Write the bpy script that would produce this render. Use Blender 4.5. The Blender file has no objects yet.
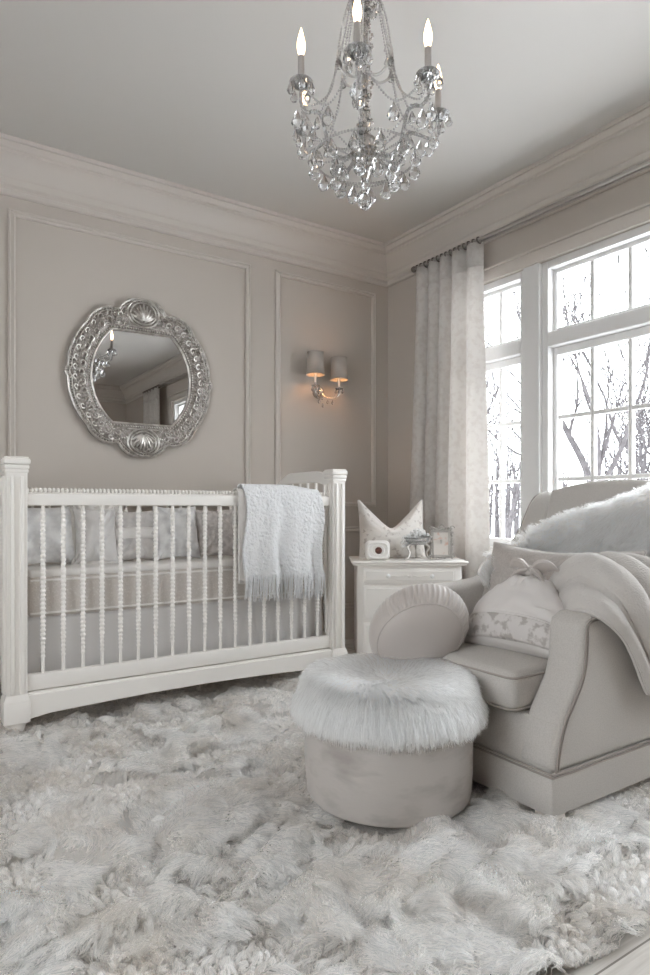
import bpy, bmesh, math, random
import numpy as np
from mathutils import Vector, Matrix, Euler

random.seed(7)
RNG = np.random.default_rng(7)
PI = math.pi
SC = bpy.context.scene
COL = SC.collection

# ----------------------------------------------------------------------------- noise
def _hash(ix, iy, iz, seed):
    h = (ix.astype(np.int64) * 374761393 + iy.astype(np.int64) * 668265263 + iz.astype(np.int64) * 2147483647 + seed * 1274126177) & 0xFFFFFFFF
    h = ((h ^ (h >> 13)) * 1274126177) & 0xFFFFFFFF
    h = h ^ (h >> 16)
    return (h & 0xFFFFFF) / float(0xFFFFFF)

def vnoise(p, seed=0):
    p = np.asarray(p, dtype=float)
    if p.shape[-1] == 2:
        p = np.concatenate([p, np.zeros(p.shape[:-1] + (1,))], -1)
    i = np.floor(p).astype(np.int64); f = p - i
    f = f * f * f * (f * (f * 6 - 15) + 10)
    r = 0
    for dx in (0, 1):
        wx = f[..., 0] if dx else 1 - f[..., 0]
        for dy in (0, 1):
            wy = f[..., 1] if dy else 1 - f[..., 1]
            for dz in (0, 1):
                wz = f[..., 2] if dz else 1 - f[..., 2]
                r = r + wx * wy * wz * _hash(i[..., 0] + dx, i[..., 1] + dy, i[..., 2] + dz, seed)
    return r

def fbm(p, octaves=3, seed=0):
    p = np.asarray(p, dtype=float); s = 0; a = 1.0; t = 0
    for k in range(octaves):
        s = s + a * vnoise(p * (2.03 ** k) + 13.7 * k, seed + k); t += a; a *= 0.5
    return s / t

def smooth(a, b, x):
    t = np.clip((x - a) / (b - a), 0, 1)
    return t * t * (3 - 2 * t)

def nrm(v):
    return v / np.maximum(np.linalg.norm(v, axis=-1, keepdims=True), 1e-9)

# ----------------------------------------------------------------------------- materials
def S(r, g, b):
    f = lambda c: (c / 255 / 12.92) if c <= 10 else ((c / 255 + 0.055) / 1.055) ** 2.4
    return (f(r), f(g), f(b))

def mat(name, col, rough=0.6, metal=0.0, spec=0.4, sheen=0.0, col2=None, cscale=8.0, cdetail=3.0, clo=0.4, chi=0.65,
        bump=0.0, bscale=40.0, bdetail=4.0, stretch=None, trans=0.0, coat=0.0, emit=None, estr=0.0, transmission=0.0, ior=1.45, bdist=0.01):
    m = bpy.data.materials.new(name); m.use_nodes = True
    nt = m.node_tree; N = nt.nodes; L = nt.links
    b = N['Principled BSDF']
    b.inputs['Base Color'].default_value = (*col, 1)
    b.inputs['Roughness'].default_value = rough
    b.inputs['Metallic'].default_value = metal
    b.inputs['Specular IOR Level'].default_value = spec
    b.inputs['Sheen Weight'].default_value = sheen
    b.inputs['Sheen Roughness'].default_value = 0.4
    b.inputs['Coat Weight'].default_value = coat
    b.inputs['IOR'].default_value = ior
    b.inputs['Transmission Weight'].default_value = transmission
    if emit:
        b.inputs['Emission Color'].default_value = (*emit, 1); b.inputs['Emission Strength'].default_value = estr
    tc = N.new('ShaderNodeTexCoord'); mp = N.new('ShaderNodeMapping')
    L.new(tc.outputs['Object'], mp.inputs['Vector'])
    if stretch: mp.inputs['Scale'].default_value = stretch
    if col2:
        n = N.new('ShaderNodeTexNoise'); n.inputs['Scale'].default_value = cscale; n.inputs['Detail'].default_value = cdetail
        L.new(mp.outputs[0], n.inputs['Vector'])
        r = N.new('ShaderNodeValToRGB'); r.color_ramp.elements[0].position = clo; r.color_ramp.elements[1].position = chi
        r.color_ramp.elements[0].color = (*col, 1); r.color_ramp.elements[1].color = (*col2, 1)
        L.new(n.outputs['Fac'], r.inputs[0]); L.new(r.outputs[0], b.inputs['Base Color'])
    if bump:
        n2 = N.new('ShaderNodeTexNoise'); n2.inputs['Scale'].default_value = bscale; n2.inputs['Detail'].default_value = bdetail
        L.new(mp.outputs[0], n2.inputs['Vector'])
        bp = N.new('ShaderNodeBump'); bp.inputs['Strength'].default_value = bump; bp.inputs['Distance'].default_value = bdist
        L.new(n2.outputs['Fac'], bp.inputs['Height']); L.new(bp.outputs[0], b.inputs['Normal'])
    if trans:
        tr = N.new('ShaderNodeBsdfTranslucent'); tr.inputs[0].default_value = (*col, 1)
        mx = N.new('ShaderNodeMixShader'); mx.inputs[0].default_value = trans
        L.new(b.outputs[0], mx.inputs[1]); L.new(tr.outputs[0], mx.inputs[2])
        L.new(mx.outputs[0], N['Material Output'].inputs[0])
    return m

def pane_glass():
    m = bpy.data.materials.new('pane_glass'); m.use_nodes = True
    nt = m.node_tree; N = nt.nodes; L = nt.links
    N.remove(N['Principled BSDF'])
    t = N.new('ShaderNodeBsdfTransparent'); t.inputs[0].default_value = (.97, .98, .98, 1)
    g = N.new('ShaderNodeBsdfGlossy'); g.inputs['Roughness'].default_value = 0.0
    fr = N.new('ShaderNodeFresnel'); fr.inputs[0].default_value = 1.45
    mx = N.new('ShaderNodeMixShader')
    ge = N.new('ShaderNodeNewGeometry'); sub = N.new('ShaderNodeMath'); sub.operation = 'SUBTRACT'; sub.inputs[0].default_value = 1.0
    mul = N.new('ShaderNodeMath'); mul.operation = 'MULTIPLY'
    L.new(ge.outputs['Backfacing'], sub.inputs[1]); L.new(sub.outputs[0], mul.inputs[0]); L.new(fr.outputs[0], mul.inputs[1])
    L.new(mul.outputs[0], mx.inputs[0]); L.new(t.outputs[0], mx.inputs[1]); L.new(g.outputs[0], mx.inputs[2])
    L.new(mx.outputs[0], N['Material Output'].inputs[0])
    return m

def plank_mat():
    m = mat('whitewashed_planks', S(214, 209, 203), 0.45, col2=S(196, 190, 183), cscale=3, stretch=(2, 40, 2), bump=0.08, bscale=3)
    nt = m.node_tree; N = nt.nodes; L = nt.links; b = N['Principled BSDF']
    src = b.inputs['Base Color'].links[0].from_socket
    tc = [n for n in N if n.type == 'TEX_COORD'][0]
    br = N.new('ShaderNodeTexBrick'); br.inputs['Scale'].default_value = 1.0
    br.inputs['Brick Width'].default_value = 1.6; br.inputs['Row Height'].default_value = 0.15
    br.inputs['Mortar Size'].default_value = 0.0025; br.inputs['Mortar Smooth'].default_value = 0.3
    br.inputs['Color1'].default_value = (1, 1, 1, 1); br.inputs['Color2'].default_value = (.9, .9, .9, 1); br.inputs['Mortar'].default_value = (.35, .33, .31, 1)
    L.new(tc.outputs['Object'], br.inputs['Vector'])
    mx = N.new('ShaderNodeMix'); mx.data_type = 'RGBA'; mx.blend_type = 'MULTIPLY'; mx.inputs[0].default_value = 1
    L.new(src, mx.inputs[6]); L.new(br.outputs['Color'], mx.inputs[7]); L.new(mx.outputs[2], b.inputs['Base Color'])
    return m

def fur_mat(name, col, col2=None, cscale=6.0, vary=.78, rough=.42):
    m = bpy.data.materials.new(name); m.use_nodes = True
    nt = m.node_tree; N = nt.nodes; L = nt.links
    N.remove(N['Principled BSDF'])
    h = N.new('ShaderNodeBsdfHairPrincipled'); h.model = 'CHIANG'; h.parametrization = 'COLOR'
    h.inputs['Roughness'].default_value = rough; h.inputs['Radial Roughness'].default_value = .75; h.inputs['Random Roughness'].default_value = .2
    hi = N.new('ShaderNodeHairInfo'); r = N.new('ShaderNodeValToRGB')       # every strand has its own shade of the fibre
    r.color_ramp.elements[0].color = (vary, vary * .985, vary * .97, 1); r.color_ramp.elements[1].color = (1, 1, 1, 1)
    r.color_ramp.elements[1].position = .7
    L.new(hi.outputs['Random'], r.inputs[0])
    mx = N.new('ShaderNodeMix'); mx.data_type = 'RGBA'; mx.blend_type = 'MULTIPLY'; mx.inputs[0].default_value = 1
    mx.inputs[6].default_value = (*col, 1)
    if col2:
        tc = N.new('ShaderNodeTexCoord'); n = N.new('ShaderNodeTexNoise'); n.inputs['Scale'].default_value = cscale
        L.new(tc.outputs['Object'], n.inputs['Vector'])
        r2 = N.new('ShaderNodeValToRGB'); r2.color_ramp.elements[0].position = .4; r2.color_ramp.elements[1].position = .65
        r2.color_ramp.elements[0].color = (*col, 1); r2.color_ramp.elements[1].color = (*col2, 1)
        L.new(n.outputs['Fac'], r2.inputs[0]); L.new(r2.outputs[0], mx.inputs[6])
    L.new(r.outputs[0], mx.inputs[7]); L.new(mx.outputs[2], h.inputs['Color'])
    L.new(h.outputs[0], N['Material Output'].inputs[0])
    return m

M = {}
M['wall'] = mat('warm_grey_paint', S(198, 190, 182), 0.75, spec=0.2, bump=0.02, bscale=300)
M['trim'] = mat('white_satin_trim', S(208, 201, 194), 0.45, spec=0.4)
M['ceil'] = mat('ceiling_paint', S(208, 205, 201), 0.85, spec=0.15)
M['sash'] = mat('white_window_paint', S(226, 225, 224), 0.4)
M['glass'] = pane_glass()
M['floor'] = plank_mat()
M['crib'] = mat('antique_white_lacquer', S(234, 230, 225), 0.42, spec=0.45, bump=0.015, bscale=60)
M['nstand'] = mat('cream_white_lacquer', S(232, 228, 223), 0.38, spec=0.45)
M['chair'] = mat('oatmeal_linen', S(194, 189, 184), 0.85, spec=0.15, sheen=0.12, col2=S(184, 179, 174), cscale=260, bump=0.12, bscale=420)
M['welt'] = mat('taupe_welt', S(164, 156, 150), 0.8, spec=0.15)
M['ottoman'] = mat('crushed_cream_velvet', S(184, 178, 173), 0.6, spec=0.25, sheen=0.15, col2=S(160, 153, 148), cscale=6, cdetail=6, clo=0.5, chi=0.70, stretch=(1, 1, 2.6), bump=0.1, bscale=25)
M['furwhite'] = fur_mat('long_white_fur', S(250, 249, 247))
M['furbase'] = mat('fur_backing', S(236, 232, 228), 0.9, spec=0.1)
M['furthrow'] = fur_mat('cream_fur', S(251, 250, 248), vary=.84)
M['rugfur'] = fur_mat('rug_pile', S(245, 239, 233), col2=S(210, 200, 190), cscale=5.0, vary=.70)
M['rugbase'] = mat('rug_backing', S(202, 196, 190), 0.95, spec=0.1, bump=1.0, bscale=160, bdist=.01)
M['curtain'] = mat('damask_curtain', S(234, 231, 228), 0.7, spec=0.2, sheen=0.1, col2=S(222, 217, 213), cscale=34, cdetail=5, clo=0.48, chi=0.60, bump=0.05, bscale=200, trans=0.4)
M['glassware'] = mat('bright_cut_glass', (.97, .97, .97), 0.03, transmission=0.80, ior=1.5, spec=0.8)
M['icebead'] = mat('frosted_crystal', S(246, 245, 244), 0.1, spec=0.9, transmission=0.12, ior=1.5)
M['rod'] = mat('brushed_nickel', S(186, 181, 177), 0.35, metal=0.9)
M['rope'] = mat('pewter_rings', S(128, 121, 117), 0.4, metal=0.8)
M['silver'] = mat('antique_silver', S(226, 222, 218), 0.3, metal=0.8, col2=S(190, 184, 178), cscale=30, bump=0.25, bscale=120)
M['pewter'] = mat('dark_pewter', S(184, 179, 174), 0.35, metal=0.85, bump=0.4, bscale=150)
M['silverfill'] = mat('chased_silver', S(176, 169, 163), 0.42, metal=0.6, col2=S(128, 121, 115), cscale=60, bump=0.8, bscale=110, bdist=0.006)
M['mirror'] = mat('mirror_glass', (.62, .61, .60), 0.0, metal=1.0)
M['crystal'] = mat('cut_crystal', (.98, .98, .98), 0.0, transmission=0.92, ior=1.52, spec=0.5)
M['chrome'] = mat('crystal_metal', S(205, 200, 196), 0.2, metal=0.9)
M['bead'] = mat('glass_beads', S(246, 244, 242), 0.06, spec=0.9, transmission=0.45, ior=1.5)
M['sleeve'] = mat('grey_candle_sleeve', S(176, 170, 166), 0.5)
M['flame'] = mat('lit_bulb', (1, .9, .75), 0.2, emit=(1, .70, .42), estr=3.5)
M['sbulb'] = mat('sconce_bulb', (1, .9, .75), 0.2, emit=(1, .50, .20), estr=40)
M['shade'] = mat('silk_shade', S(184, 177, 170), 0.7, trans=0.10)
M['matt'] = mat('champagne_quilting', S(204, 197, 191), 0.5, spec=0.5, col2=S(216, 211, 206), cscale=160, cdetail=2, clo=0.55, chi=0.7, bump=0.5, bscale=130)
M['sheet'] = mat('white_cotton', S(232, 229, 226), 0.8, spec=0.2)
M['skirt'] = mat('grey_satin', S(206, 203, 201), 0.45, spec=0.45, sheen=0.1)
M['silvervel'] = mat('silver_velvet', S(238, 238, 238), 0.3, spec=0.8, sheen=0.3, col2=S(206, 205, 206), cscale=14, bump=0.3, bscale=24)
M['greypil'] = mat('grey_linen_pillow', S(212, 208, 206), 0.6, col2=S(200, 196, 194), cscale=30, bump=0.1, bscale=90)
M['whitepil'] = mat('white_satin_pillow', S(230, 228, 227), 0.45, spec=0.5, bump=0.2, bscale=18)
M['pinkpil'] = mat('blush_weave_pillow', S(214, 208, 205), 0.6, col2=S(198, 191, 188), cscale=50, bump=0.4, bscale=110)
M['fleece'] = mat('white_fleece', S(226, 226, 227), 0.85, spec=0.15, sheen=0.3, bump=0.9, bscale=75, bdetail=3, bdist=0.012)
M['fleeceback'] = mat('cream_fleece', S(209, 204, 200), 0.85, spec=0.15, sheen=0.2, bump=0.7, bscale=75, bdist=0.01)
M['knit'] = mat('cream_knit', S(198, 193, 189), 0.9, spec=0.12, sheen=0.2, bump=0.5, bscale=170, bdetail=2, bdist=0.006)
M['lumbar'] = mat('pearl_weave', S(186, 179, 174), 0.45, spec=0.5, col2=S(174, 167, 162), cscale=120, bump=0.25, bscale=200)
M['floral'] = mat('floral_brocade', S(202, 197, 194), 0.55, spec=0.35, sheen=0.15, col2=S(170, 163, 158), cscale=34, cdetail=3, clo=0.50, chi=0.60, bump=0.12, bscale=40)
M['plainsatin'] = mat('ivory_satin', S(212, 207, 204), 0.5, spec=0.4, sheen=0.15)
M['velvet'] = mat('pearl_velvet', S(184, 176, 171), 0.42, spec=0.45, sheen=0.4, bump=0.06, bscale=60)
M['speckpil'] = mat('speckled_cushion', S(231, 226, 221), 0.7, col2=S(200, 192, 187), cscale=40, cdetail=4, clo=0.57, chi=0.66, bump=0.2, bscale=60)
M['plastic'] = mat('white_plastic', S(236, 233, 230), 0.3, spec=0.5)
M['lens'] = mat('dark_red_dial', S(92, 66, 60), 0.25, col2=S(128, 84, 72), cscale=60)
M['photo'] = mat('photo_print', S(222, 215, 208), 0.35, col2=S(205, 158, 134), cscale=30, cdetail=1, clo=0.56, chi=0.72)
M['bark'] = mat('grey_bark', S(80, 77, 78), 0.9, spec=0.05, col2=S(64, 61, 62), cscale=9)
M['snow'] = mat('snowy_ground', S(236, 236, 238), 0.9)
M['conifer'] = mat('pale_evergreen', S(116, 118, 117), 0.9, spec=0.1)
M['foot'] = mat('pale_wood_foot', S(214, 205, 196), 0.5)

# ----------------------------------------------------------------------------- mesh builder
class MB:
    def __init__(s): s.V = []; s.F = []; s.n = 0
    def add(s, V, F):
        V = np.asarray(V, dtype=float).reshape(-1, 3)
        s.V.append(V); o = s.n
        s.F.extend([tuple(int(i) + o for i in f) for f in F]); s.n += len(V)
        return s
    def bm(s, bm):
        bm.verts.index_update()
        s.add([v.co[:] for v in bm.verts], [[v.index for v in f.verts] for f in bm.faces]); bm.free(); return s
    def box(s, x0, x1, y0, y1, z0, z1, bev=0.0, seg=2):
        bm = bmesh.new(); bmesh.ops.create_cube(bm, size=1)
        for v in bm.verts:
            v.co = Vector(((x0 + x1) / 2 + v.co.x * (x1 - x0), (y0 + y1) / 2 + v.co.y * (y1 - y0), (z0 + z1) / 2 + v.co.z * (z1 - z0)))
        if bev: bmesh.ops.bevel(bm, geom=bm.edges[:], offset=bev, segments=seg, profile=0.5, affect='EDGES')
        return s.bm(bm)
    def prism(s, pts, axis, a, b, bev=0.0, seg=2):
        """closed outline (two coordinates) pushed out along an axis from a to b"""
        def P(p, t):
            return {'x': (t, p[0], p[1]), 'y': (p[0], t, p[1]), 'z': (p[0], p[1], t)}[axis]
        bm = bmesh.new(); vs = [bm.verts.new(P(p, a)) for p in pts]
        f = bm.faces.new(vs); r = bmesh.ops.extrude_face_region(bm, geom=[f])
        top = [g for g in r['geom'] if isinstance(g, bmesh.types.BMVert)]
        for v, p in zip(top, pts): pass
        d = Vector(P((0, 0), b)) - Vector(P((0, 0), a))
        bmesh.ops.translate(bm, verts=top, vec=d)
        bmesh.ops.recalc_face_normals(bm, faces=bm.faces[:])
        if bev:
            ed = [e for e in bm.edges if len(e.link_faces) == 2 and e.calc_face_angle(0) > 0.9]
            bmesh.ops.bevel(bm, geom=ed, offset=bev, segments=seg, profile=0.5, affect='EDGES', clamp_overlap=True)
        return s.bm(bm)
    def grid(s, P, cu=False, cv=False):
        P = np.asarray(P, dtype=float); n, m = P.shape[:2]; F = []
        for i in range(n if cu else n - 1):
            for j in range(m if cv else m - 1):
                F.append((i * m + j, ((i + 1) % n) * m + j, ((i + 1) % n) * m + (j + 1) % m, i * m + (j + 1) % m))
        return s.add(P.reshape(-1, 3), F)
    def lathe(s, prof, c=(0, 0, 0), seg=16, caps=True, axis='z'):
        prof = np.asarray(prof, dtype=float); a = np.arange(seg) * 2 * PI / seg
        r = np.maximum(prof[:, 0], 1e-5)
        X = r[:, None] * np.cos(a); Y = r[:, None] * np.sin(a); Z = np.repeat(prof[:, 1][:, None], seg, 1)
        P = np.stack([X, Y, Z], -1)
        if axis == 'y': P = P[..., [0, 2, 1]]
        if axis == 'x': P = P[..., [2, 0, 1]]
        P = P + np.array(c)
        n0 = s.n; s.grid(P, cv=True); n = len(prof)
        if caps:
            s.F.append(tuple(n0 + i for i in range(seg))[::-1]); s.F.append(tuple(n0 + (n - 1) * seg + i for i in range(seg)))
        return s
    def tube(s, pts, rad, seg=6, closed=False, flat=1.0):
        P = np.asarray(pts, dtype=float); n = len(P)
        R = np.full(n, rad) if np.isscalar(rad) else np.asarray(rad, dtype=float)
        T = nrm(np.roll(P, -1, 0) - np.roll(P, 1, 0)) if closed else nrm(np.gradient(P, axis=0))
        u = np.cross(T[0], [0, 0, 1.0]);
        if np.linalg.norm(u) < 1e-3: u = np.cross(T[0], [0, 1.0, 0])
        u = u / np.linalg.norm(u); rings = []
        a = np.arange(seg) * 2 * PI / seg
        for i in range(n):
            u = u - T[i] * np.dot(u, T[i]); u = u / max(np.linalg.norm(u), 1e-9); w = np.cross(T[i], u)
            rings.append(P[i] + R[i] * (np.cos(a)[:, None] * u + flat * np.sin(a)[:, None] * w))
        n0 = s.n; s.grid(np.array(rings), cu=closed, cv=True)
        if not closed:
            s.F.append(tuple(n0 + i for i in range(seg))[::-1]); s.F.append(tuple(n0 + (n - 1) * seg + i for i in range(seg)))
        return s
    def ball(s, c, r, seg=8, sc=(1, 1, 1)):
        t = np.linspace(0, PI, max(4, seg // 2 + 1))
        n0 = s.n; s.lathe(np.stack([np.sin(t) * r, -np.cos(t) * r], -1), (0, 0, 0), seg, caps=False)
        s.V[-1] = s.V[-1] * np.array(sc) + np.array(c); return s
    def xf(s, mtx):
        m = np.array(mtx)
        s.V = [v @ m[:3, :3].T + m[:3, 3] for v in s.V]; return s
    def noise(s, amp, scale, seed=0):
        for k, v in enumerate(s.V):
            s.V[k] = v + amp * (np.stack([fbm(v * scale, 3, seed), fbm(v * scale + 31, 3, seed + 5), fbm(v * scale + 77, 3, seed + 9)], -1) - 0.5) * 2
        return s
    def verts(s): return np.concatenate(s.V, 0)

def root_of(o):
    while o.parent is not None: o = o.parent
    return o

ROOTM = {}
def root_matrix(o):
    r = root_of(o)
    return Matrix.Translation(r.location) @ r.rotation_euler.to_matrix().to_4x4()

def link_mesh(name, V, F, m, parent=None, smooth=True, local=False, sharp=35):
    V = np.asarray(V, dtype=float)
    loc = (0, 0, 0)
    if parent is not None and not local:
        mi = np.array(root_matrix(parent).inverted()); V = V @ mi[:3, :3].T + mi[:3, 3]
    elif parent is None:
        loc = ((V[:, 0].min() + V[:, 0].max()) / 2, (V[:, 1].min() + V[:, 1].max()) / 2, V[:, 2].min()); V = V - np.array(loc)
    me = bpy.data.meshes.new(name); me.from_pydata(V.tolist(), [], F)
    bm = bmesh.new(); bm.from_mesh(me); bmesh.ops.recalc_face_normals(bm, faces=bm.faces[:])
    if smooth:
        lim = math.radians(sharp)
        for f in bm.faces: f.smooth = True
        for e in bm.edges:
            if len(e.link_faces) == 2 and e.calc_face_angle(0) > lim: e.smooth = False
    bm.to_mesh(me); bm.free()
    me.materials.append(m)
    o = bpy.data.objects.new(name, me); o.location = loc; COL.objects.link(o)
    if parent is not None: o.parent = parent
    return o

def obj(name, mb, m, parent=None, **k):
    return link_mesh(name, mb.verts(), mb.F, m, parent, **k)

def tag(o, label=None, cat=None, group=None, kind=None):
    if label: o['label'] = label
    if cat: o['category'] = cat
    if group: o['group'] = group
    if kind: o['kind'] = kind
    return o

def thing(name, label, cat, loc, rotz=0.0, group=None):
    o = bpy.data.objects.new(name, None); o.empty_display_size = 0.05
    o.location = loc; o.rotation_euler = (0, 0, rotz); COL.objects.link(o)
    return tag(o, label, cat, group)

def struct(name, mb, m, parent=None, **k):
    o = obj(name, mb, m, parent, **k)
    if parent is None: o['kind'] = 'structure'
    return o

def copy_tree(o, parent=None):
    c = o.copy(); COL.objects.link(c)
    if parent is not None: c.parent = parent
    for ch in list(o.children): copy_tree(ch, c)
    return c

def catmull(C, n):
    C = np.asarray(C, dtype=float); k = len(C)
    P = np.concatenate([[2 * C[0] - C[1]], C, [2 * C[-1] - C[-2]]], 0)
    t = np.linspace(0, k - 1 - 1e-9, n); i = t.astype(int); f = (t - i).reshape((-1,) + (1,) * (C.ndim - 1))
    a, b, c, d = P[i], P[i + 1], P[i + 2], P[i + 3]
    return 0.5 * (2 * b + (c - a) * f + (2 * a - 5 * b + 4 * c - d) * f ** 2 + (3 * b - a - 3 * c + d) * f ** 3)

def rbox(sx, sy, sz, r, n=9, crown=0.0, bow=0.0):
    """soft box: rounded edges, crowned top"""
    h = np.array([sx, sy, sz]) / 2
    def ticks(hh):
        e = np.linspace(0, 1, 5)
        return np.concatenate([-hh + r * e, np.linspace(-hh + r, hh - r, n)[1:-1], hh - r + r * e])
    mb = MB()
    for ax in range(3):
        o = [i for i in range(3) if i != ax]; tu, tv = ticks(h[o[0]]), ticks(h[o[1]])
        for sgn in (-1, 1):
            P = np.zeros((len(tu), len(tv), 3)); P[..., o[0]] = tu[:, None]; P[..., o[1]] = tv[None]; P[..., ax] = sgn * h[ax]
            q = np.clip(P, -h + r, h - r); P = q + nrm(P - q) * r
            mb.grid(P)
    V = mb.verts()
    if crown:
        w = np.clip(1 - (V[:, 0] / h[0]) ** 2, 0, 1) * np.clip(1 - (V[:, 1] / h[1]) ** 2, 0, 1)
        V[:, 2] += crown * np.sqrt(w) * np.sign(V[:, 2]) * (V[:, 2] > 0)
    if bow:
        V[:, 0] += np.sign(V[:, 0]) * bow * np.clip(1 - (V[:, 1] / h[1]) ** 2, 0, 1) * np.clip(1 - (V[:, 2] / h[2]) ** 2, 0, 1)
    mb.V = [V]
    bm = bmesh.new(); vs = [bm.verts.new(v) for v in V]
    for f in mb.F:
        try: bm.faces.new([vs[i] for i in f])
        except ValueError: pass
    bmesh.ops.remove_doubles(bm, verts=bm.verts[:], dist=1e-5)
    return MB().bm(bm)

def pillow(w, h, t, n=34, pinch=0.07, chop=0.0, wr=0.006, seed=1, power=0.42, chopw=0.45):
    """soft cushion standing in its own XZ plane, face along -Y, base at z=0"""
    u = np.sin(np.linspace(-1, 1, n) * PI / 2 * 0.96) / math.sin(PI / 2 * 0.96)
    U, W = np.meshgrid(u, u, indexing='ij')
    X = w / 2 * U * (1 - pinch * (1 - W ** 2) * np.abs(U) ** 1.5)
    Z = h / 2 * W * (1 - pinch * (1 - U ** 2) * np.abs(W) ** 1.5)
    th = t / 2 * (np.clip(1 - U ** 2, 0, 1) * np.clip(1 - W ** 2, 0, 1)) ** power
    Z = Z - chop * np.clip(1 - np.sqrt((U / (2 * chopw)) ** 2 + .02), 0, 1) * ((W + 1) / 2) ** 1.6
    edge = np.maximum(np.abs(U), np.abs(W))
    mb = MB()
    for sg in (-1, 1):
        ang = np.arctan2(W, U)
        wn = (fbm(np.stack([np.cos(ang) * 4 + sg * 3, np.sin(ang) * 4, edge * 1.2], -1), 3, seed) - 0.5) * 2
        wn2 = (fbm(np.stack([U * 2.5 + sg * 9, W * 2.5], -1), 2, seed + 3) - 0.5) * 2
        Y = sg * (th + wr * wn * smooth(0.15, 0.6, edge) * (1 - smooth(0.9, 1, edge)) * 2 + wr * wn2 * (1 - smooth(0.8, 1, edge)) * 1.6)
        mb.grid(np.stack([X, Y, Z + h / 2], -1))
    V = mb.verts()
    bm = bmesh.new(); vs = [bm.verts.new(v) for v in V]
    for f in mb.F: bm.faces.new([vs[i] for i in f])
    bmesh.ops.remove_doubles(bm, verts=bm.verts[:], dist=1e-5)
    rim = np.concatenate([np.stack([X[:, 0], X[:, 0] * 0, Z[:, 0] + h / 2], -1), np.stack([X[-1], X[-1] * 0, Z[-1] + h / 2], -1)[1:],
                          np.stack([X[::-1, -1], X[:, 0] * 0, Z[::-1, -1] + h / 2], -1)[1:], np.stack([X[0, ::-1], X[0] * 0, Z[0, ::-1] + h / 2], -1)[1:-1]], 0)
    return MB().bm(bm), rim

def frame_from(origin, right, up):
    """matrix whose X is right, Z is up (made square), -Y is the face"""
    r = Vector(right).normalized(); u = Vector(up); u = (u - r * u.dot(r)).normalized(); y = u.cross(r)
    m = Matrix((r, y, u)).transposed().to_4x4(); m.translation = Vector(origin); return m

def fur(name, P, D, Lh, m, parent, rad=0.0007, K=5, droop=0.3, curl=0.0, clump=None, clump_amt=0.6, taper=0.25, label=None):
    """strands as real hair curves: roots P, directions D, lengths Lh (world space)"""
    n = len(P); t = np.linspace(0, 1, K)
    D = nrm(D)
    pts = P[:, None, :] + D[:, None, :] * (Lh[:, None] * t[None])[..., None]
    pts[..., 2] -= (np.broadcast_to(droop, (n,))[:, None]) * Lh[:, None] * t[None] ** 2
    if curl:
        ph = RNG.random((n, 1)) * 6.28; f = 6 + 5 * RNG.random((n, 1))
        pts[..., 0] += curl * Lh[:, None] * t * np.sin(ph + f * t); pts[..., 1] += curl * Lh[:, None] * t * np.cos(ph * 1.7 + f * t)
    if clump is not None:
        tgt = pts[clump]                                   # every strand leans to its lock's guide
        w = clump_amt * (t ** 1.3)[None, :, None]
        pts = pts * (1 - w) + tgt * w
    mi = np.array(root_matrix(parent).inverted())
    pts = pts @ mi[:3, :3].T + mi[:3, 3]
    hc = bpy.data.hair_curves.new(name); hc.add_curves([K] * n)
    hc.attributes['position'].data.foreach_set('vector', pts.astype(np.float32).ravel())
    r = (rad * (0.7 + 0.6 * RNG.random((n, 1))) * (1 - (1 - taper) * t[None])).astype(np.float32)
    a = hc.attributes.get('radius') or hc.attributes.new('radius', 'FLOAT', 'POINT')
    a.data.foreach_set('value', r.ravel())
    hc.materials.append(m)
    o = bpy.data.objects.new(name, hc); COL.objects.link(o); o.parent = parent
    o['kind'] = 'stuff'
    if label: o['label'] = label
    return o

def clumps(P, cell):
    """index of the guide strand of each strand's lock (nearest jittered grid seed)"""
    q = np.floor(P / cell + 0.35 * (np.stack([vnoise(P / cell * 1.7, 3), vnoise(P / cell * 1.7 + 9, 4), vnoise(P / cell * 1.7 + 5, 6)], -1) - 0.5)).astype(np.int64)
    key = q[:, 0] * 1000003 + q[:, 1] * 10007 + q[:, 2] * 101
    _, first, inv = np.unique(key, return_index=True, return_inverse=True)
    return first[inv]

def sample_grid(G, n):
    """random points and normals on a grid surface G[i,j,3]"""
    a, b, c, d = G[:-1, :-1].reshape(-1, 3), G[1:, :-1].reshape(-1, 3), G[1:, 1:].reshape(-1, 3), G[:-1, 1:].reshape(-1, 3)
    N = np.cross(c - a, d - b); A = np.linalg.norm(N, axis=-1)
    i = RNG.choice(len(A), n, p=A / A.sum()); u = RNG.random((n, 1)); v = RNG.random((n, 1))
    P = (1 - u) * (1 - v) * a[i] + u * (1 - v) * b[i] + u * v * c[i] + (1 - u) * v * d[i]
    return P, nrm(N[i]), i

# ============================================================================= ROOM
XR, YB, XL, YF, ZC = 2.93, 3.60, -1.30, -2.70, 2.70
WT = 0.16
o = struct('floor', MB().box(XL - WT, XR + WT, YF - WT, YB + WT, -0.12, 0), M['floor'])
struct('ceiling', MB().box(XL - WT, XR + WT, YF - WT, YB + WT, ZC, ZC + 0.12), M['ceil'])
struct('wall_back', MB().box(XL - WT, XR + WT, YB, YB + WT, 0, ZC), M['wall'])
LY0, LY1 = .2, 1.75  # left-wall opening, out of view, cut for the added fill window
struct('wall_left', MB().box(XL - WT, XL, YF - WT, YB, 0, .75).box(XL - WT, XL, YF - WT, YB, 2.225, ZC).box(XL - WT, XL, YF - WT, LY0, .75, 2.225).box(XL - WT, XL, LY1, YB, .75, 2.225), M['wall'])
struct('wall_front', MB().box(XL, XR + WT, YF - WT, YF, 0, ZC), M['wall'])
WY0, WY1, WZ0, WZ1 = -0.70, 2.85, 0.63, 2.225
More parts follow.
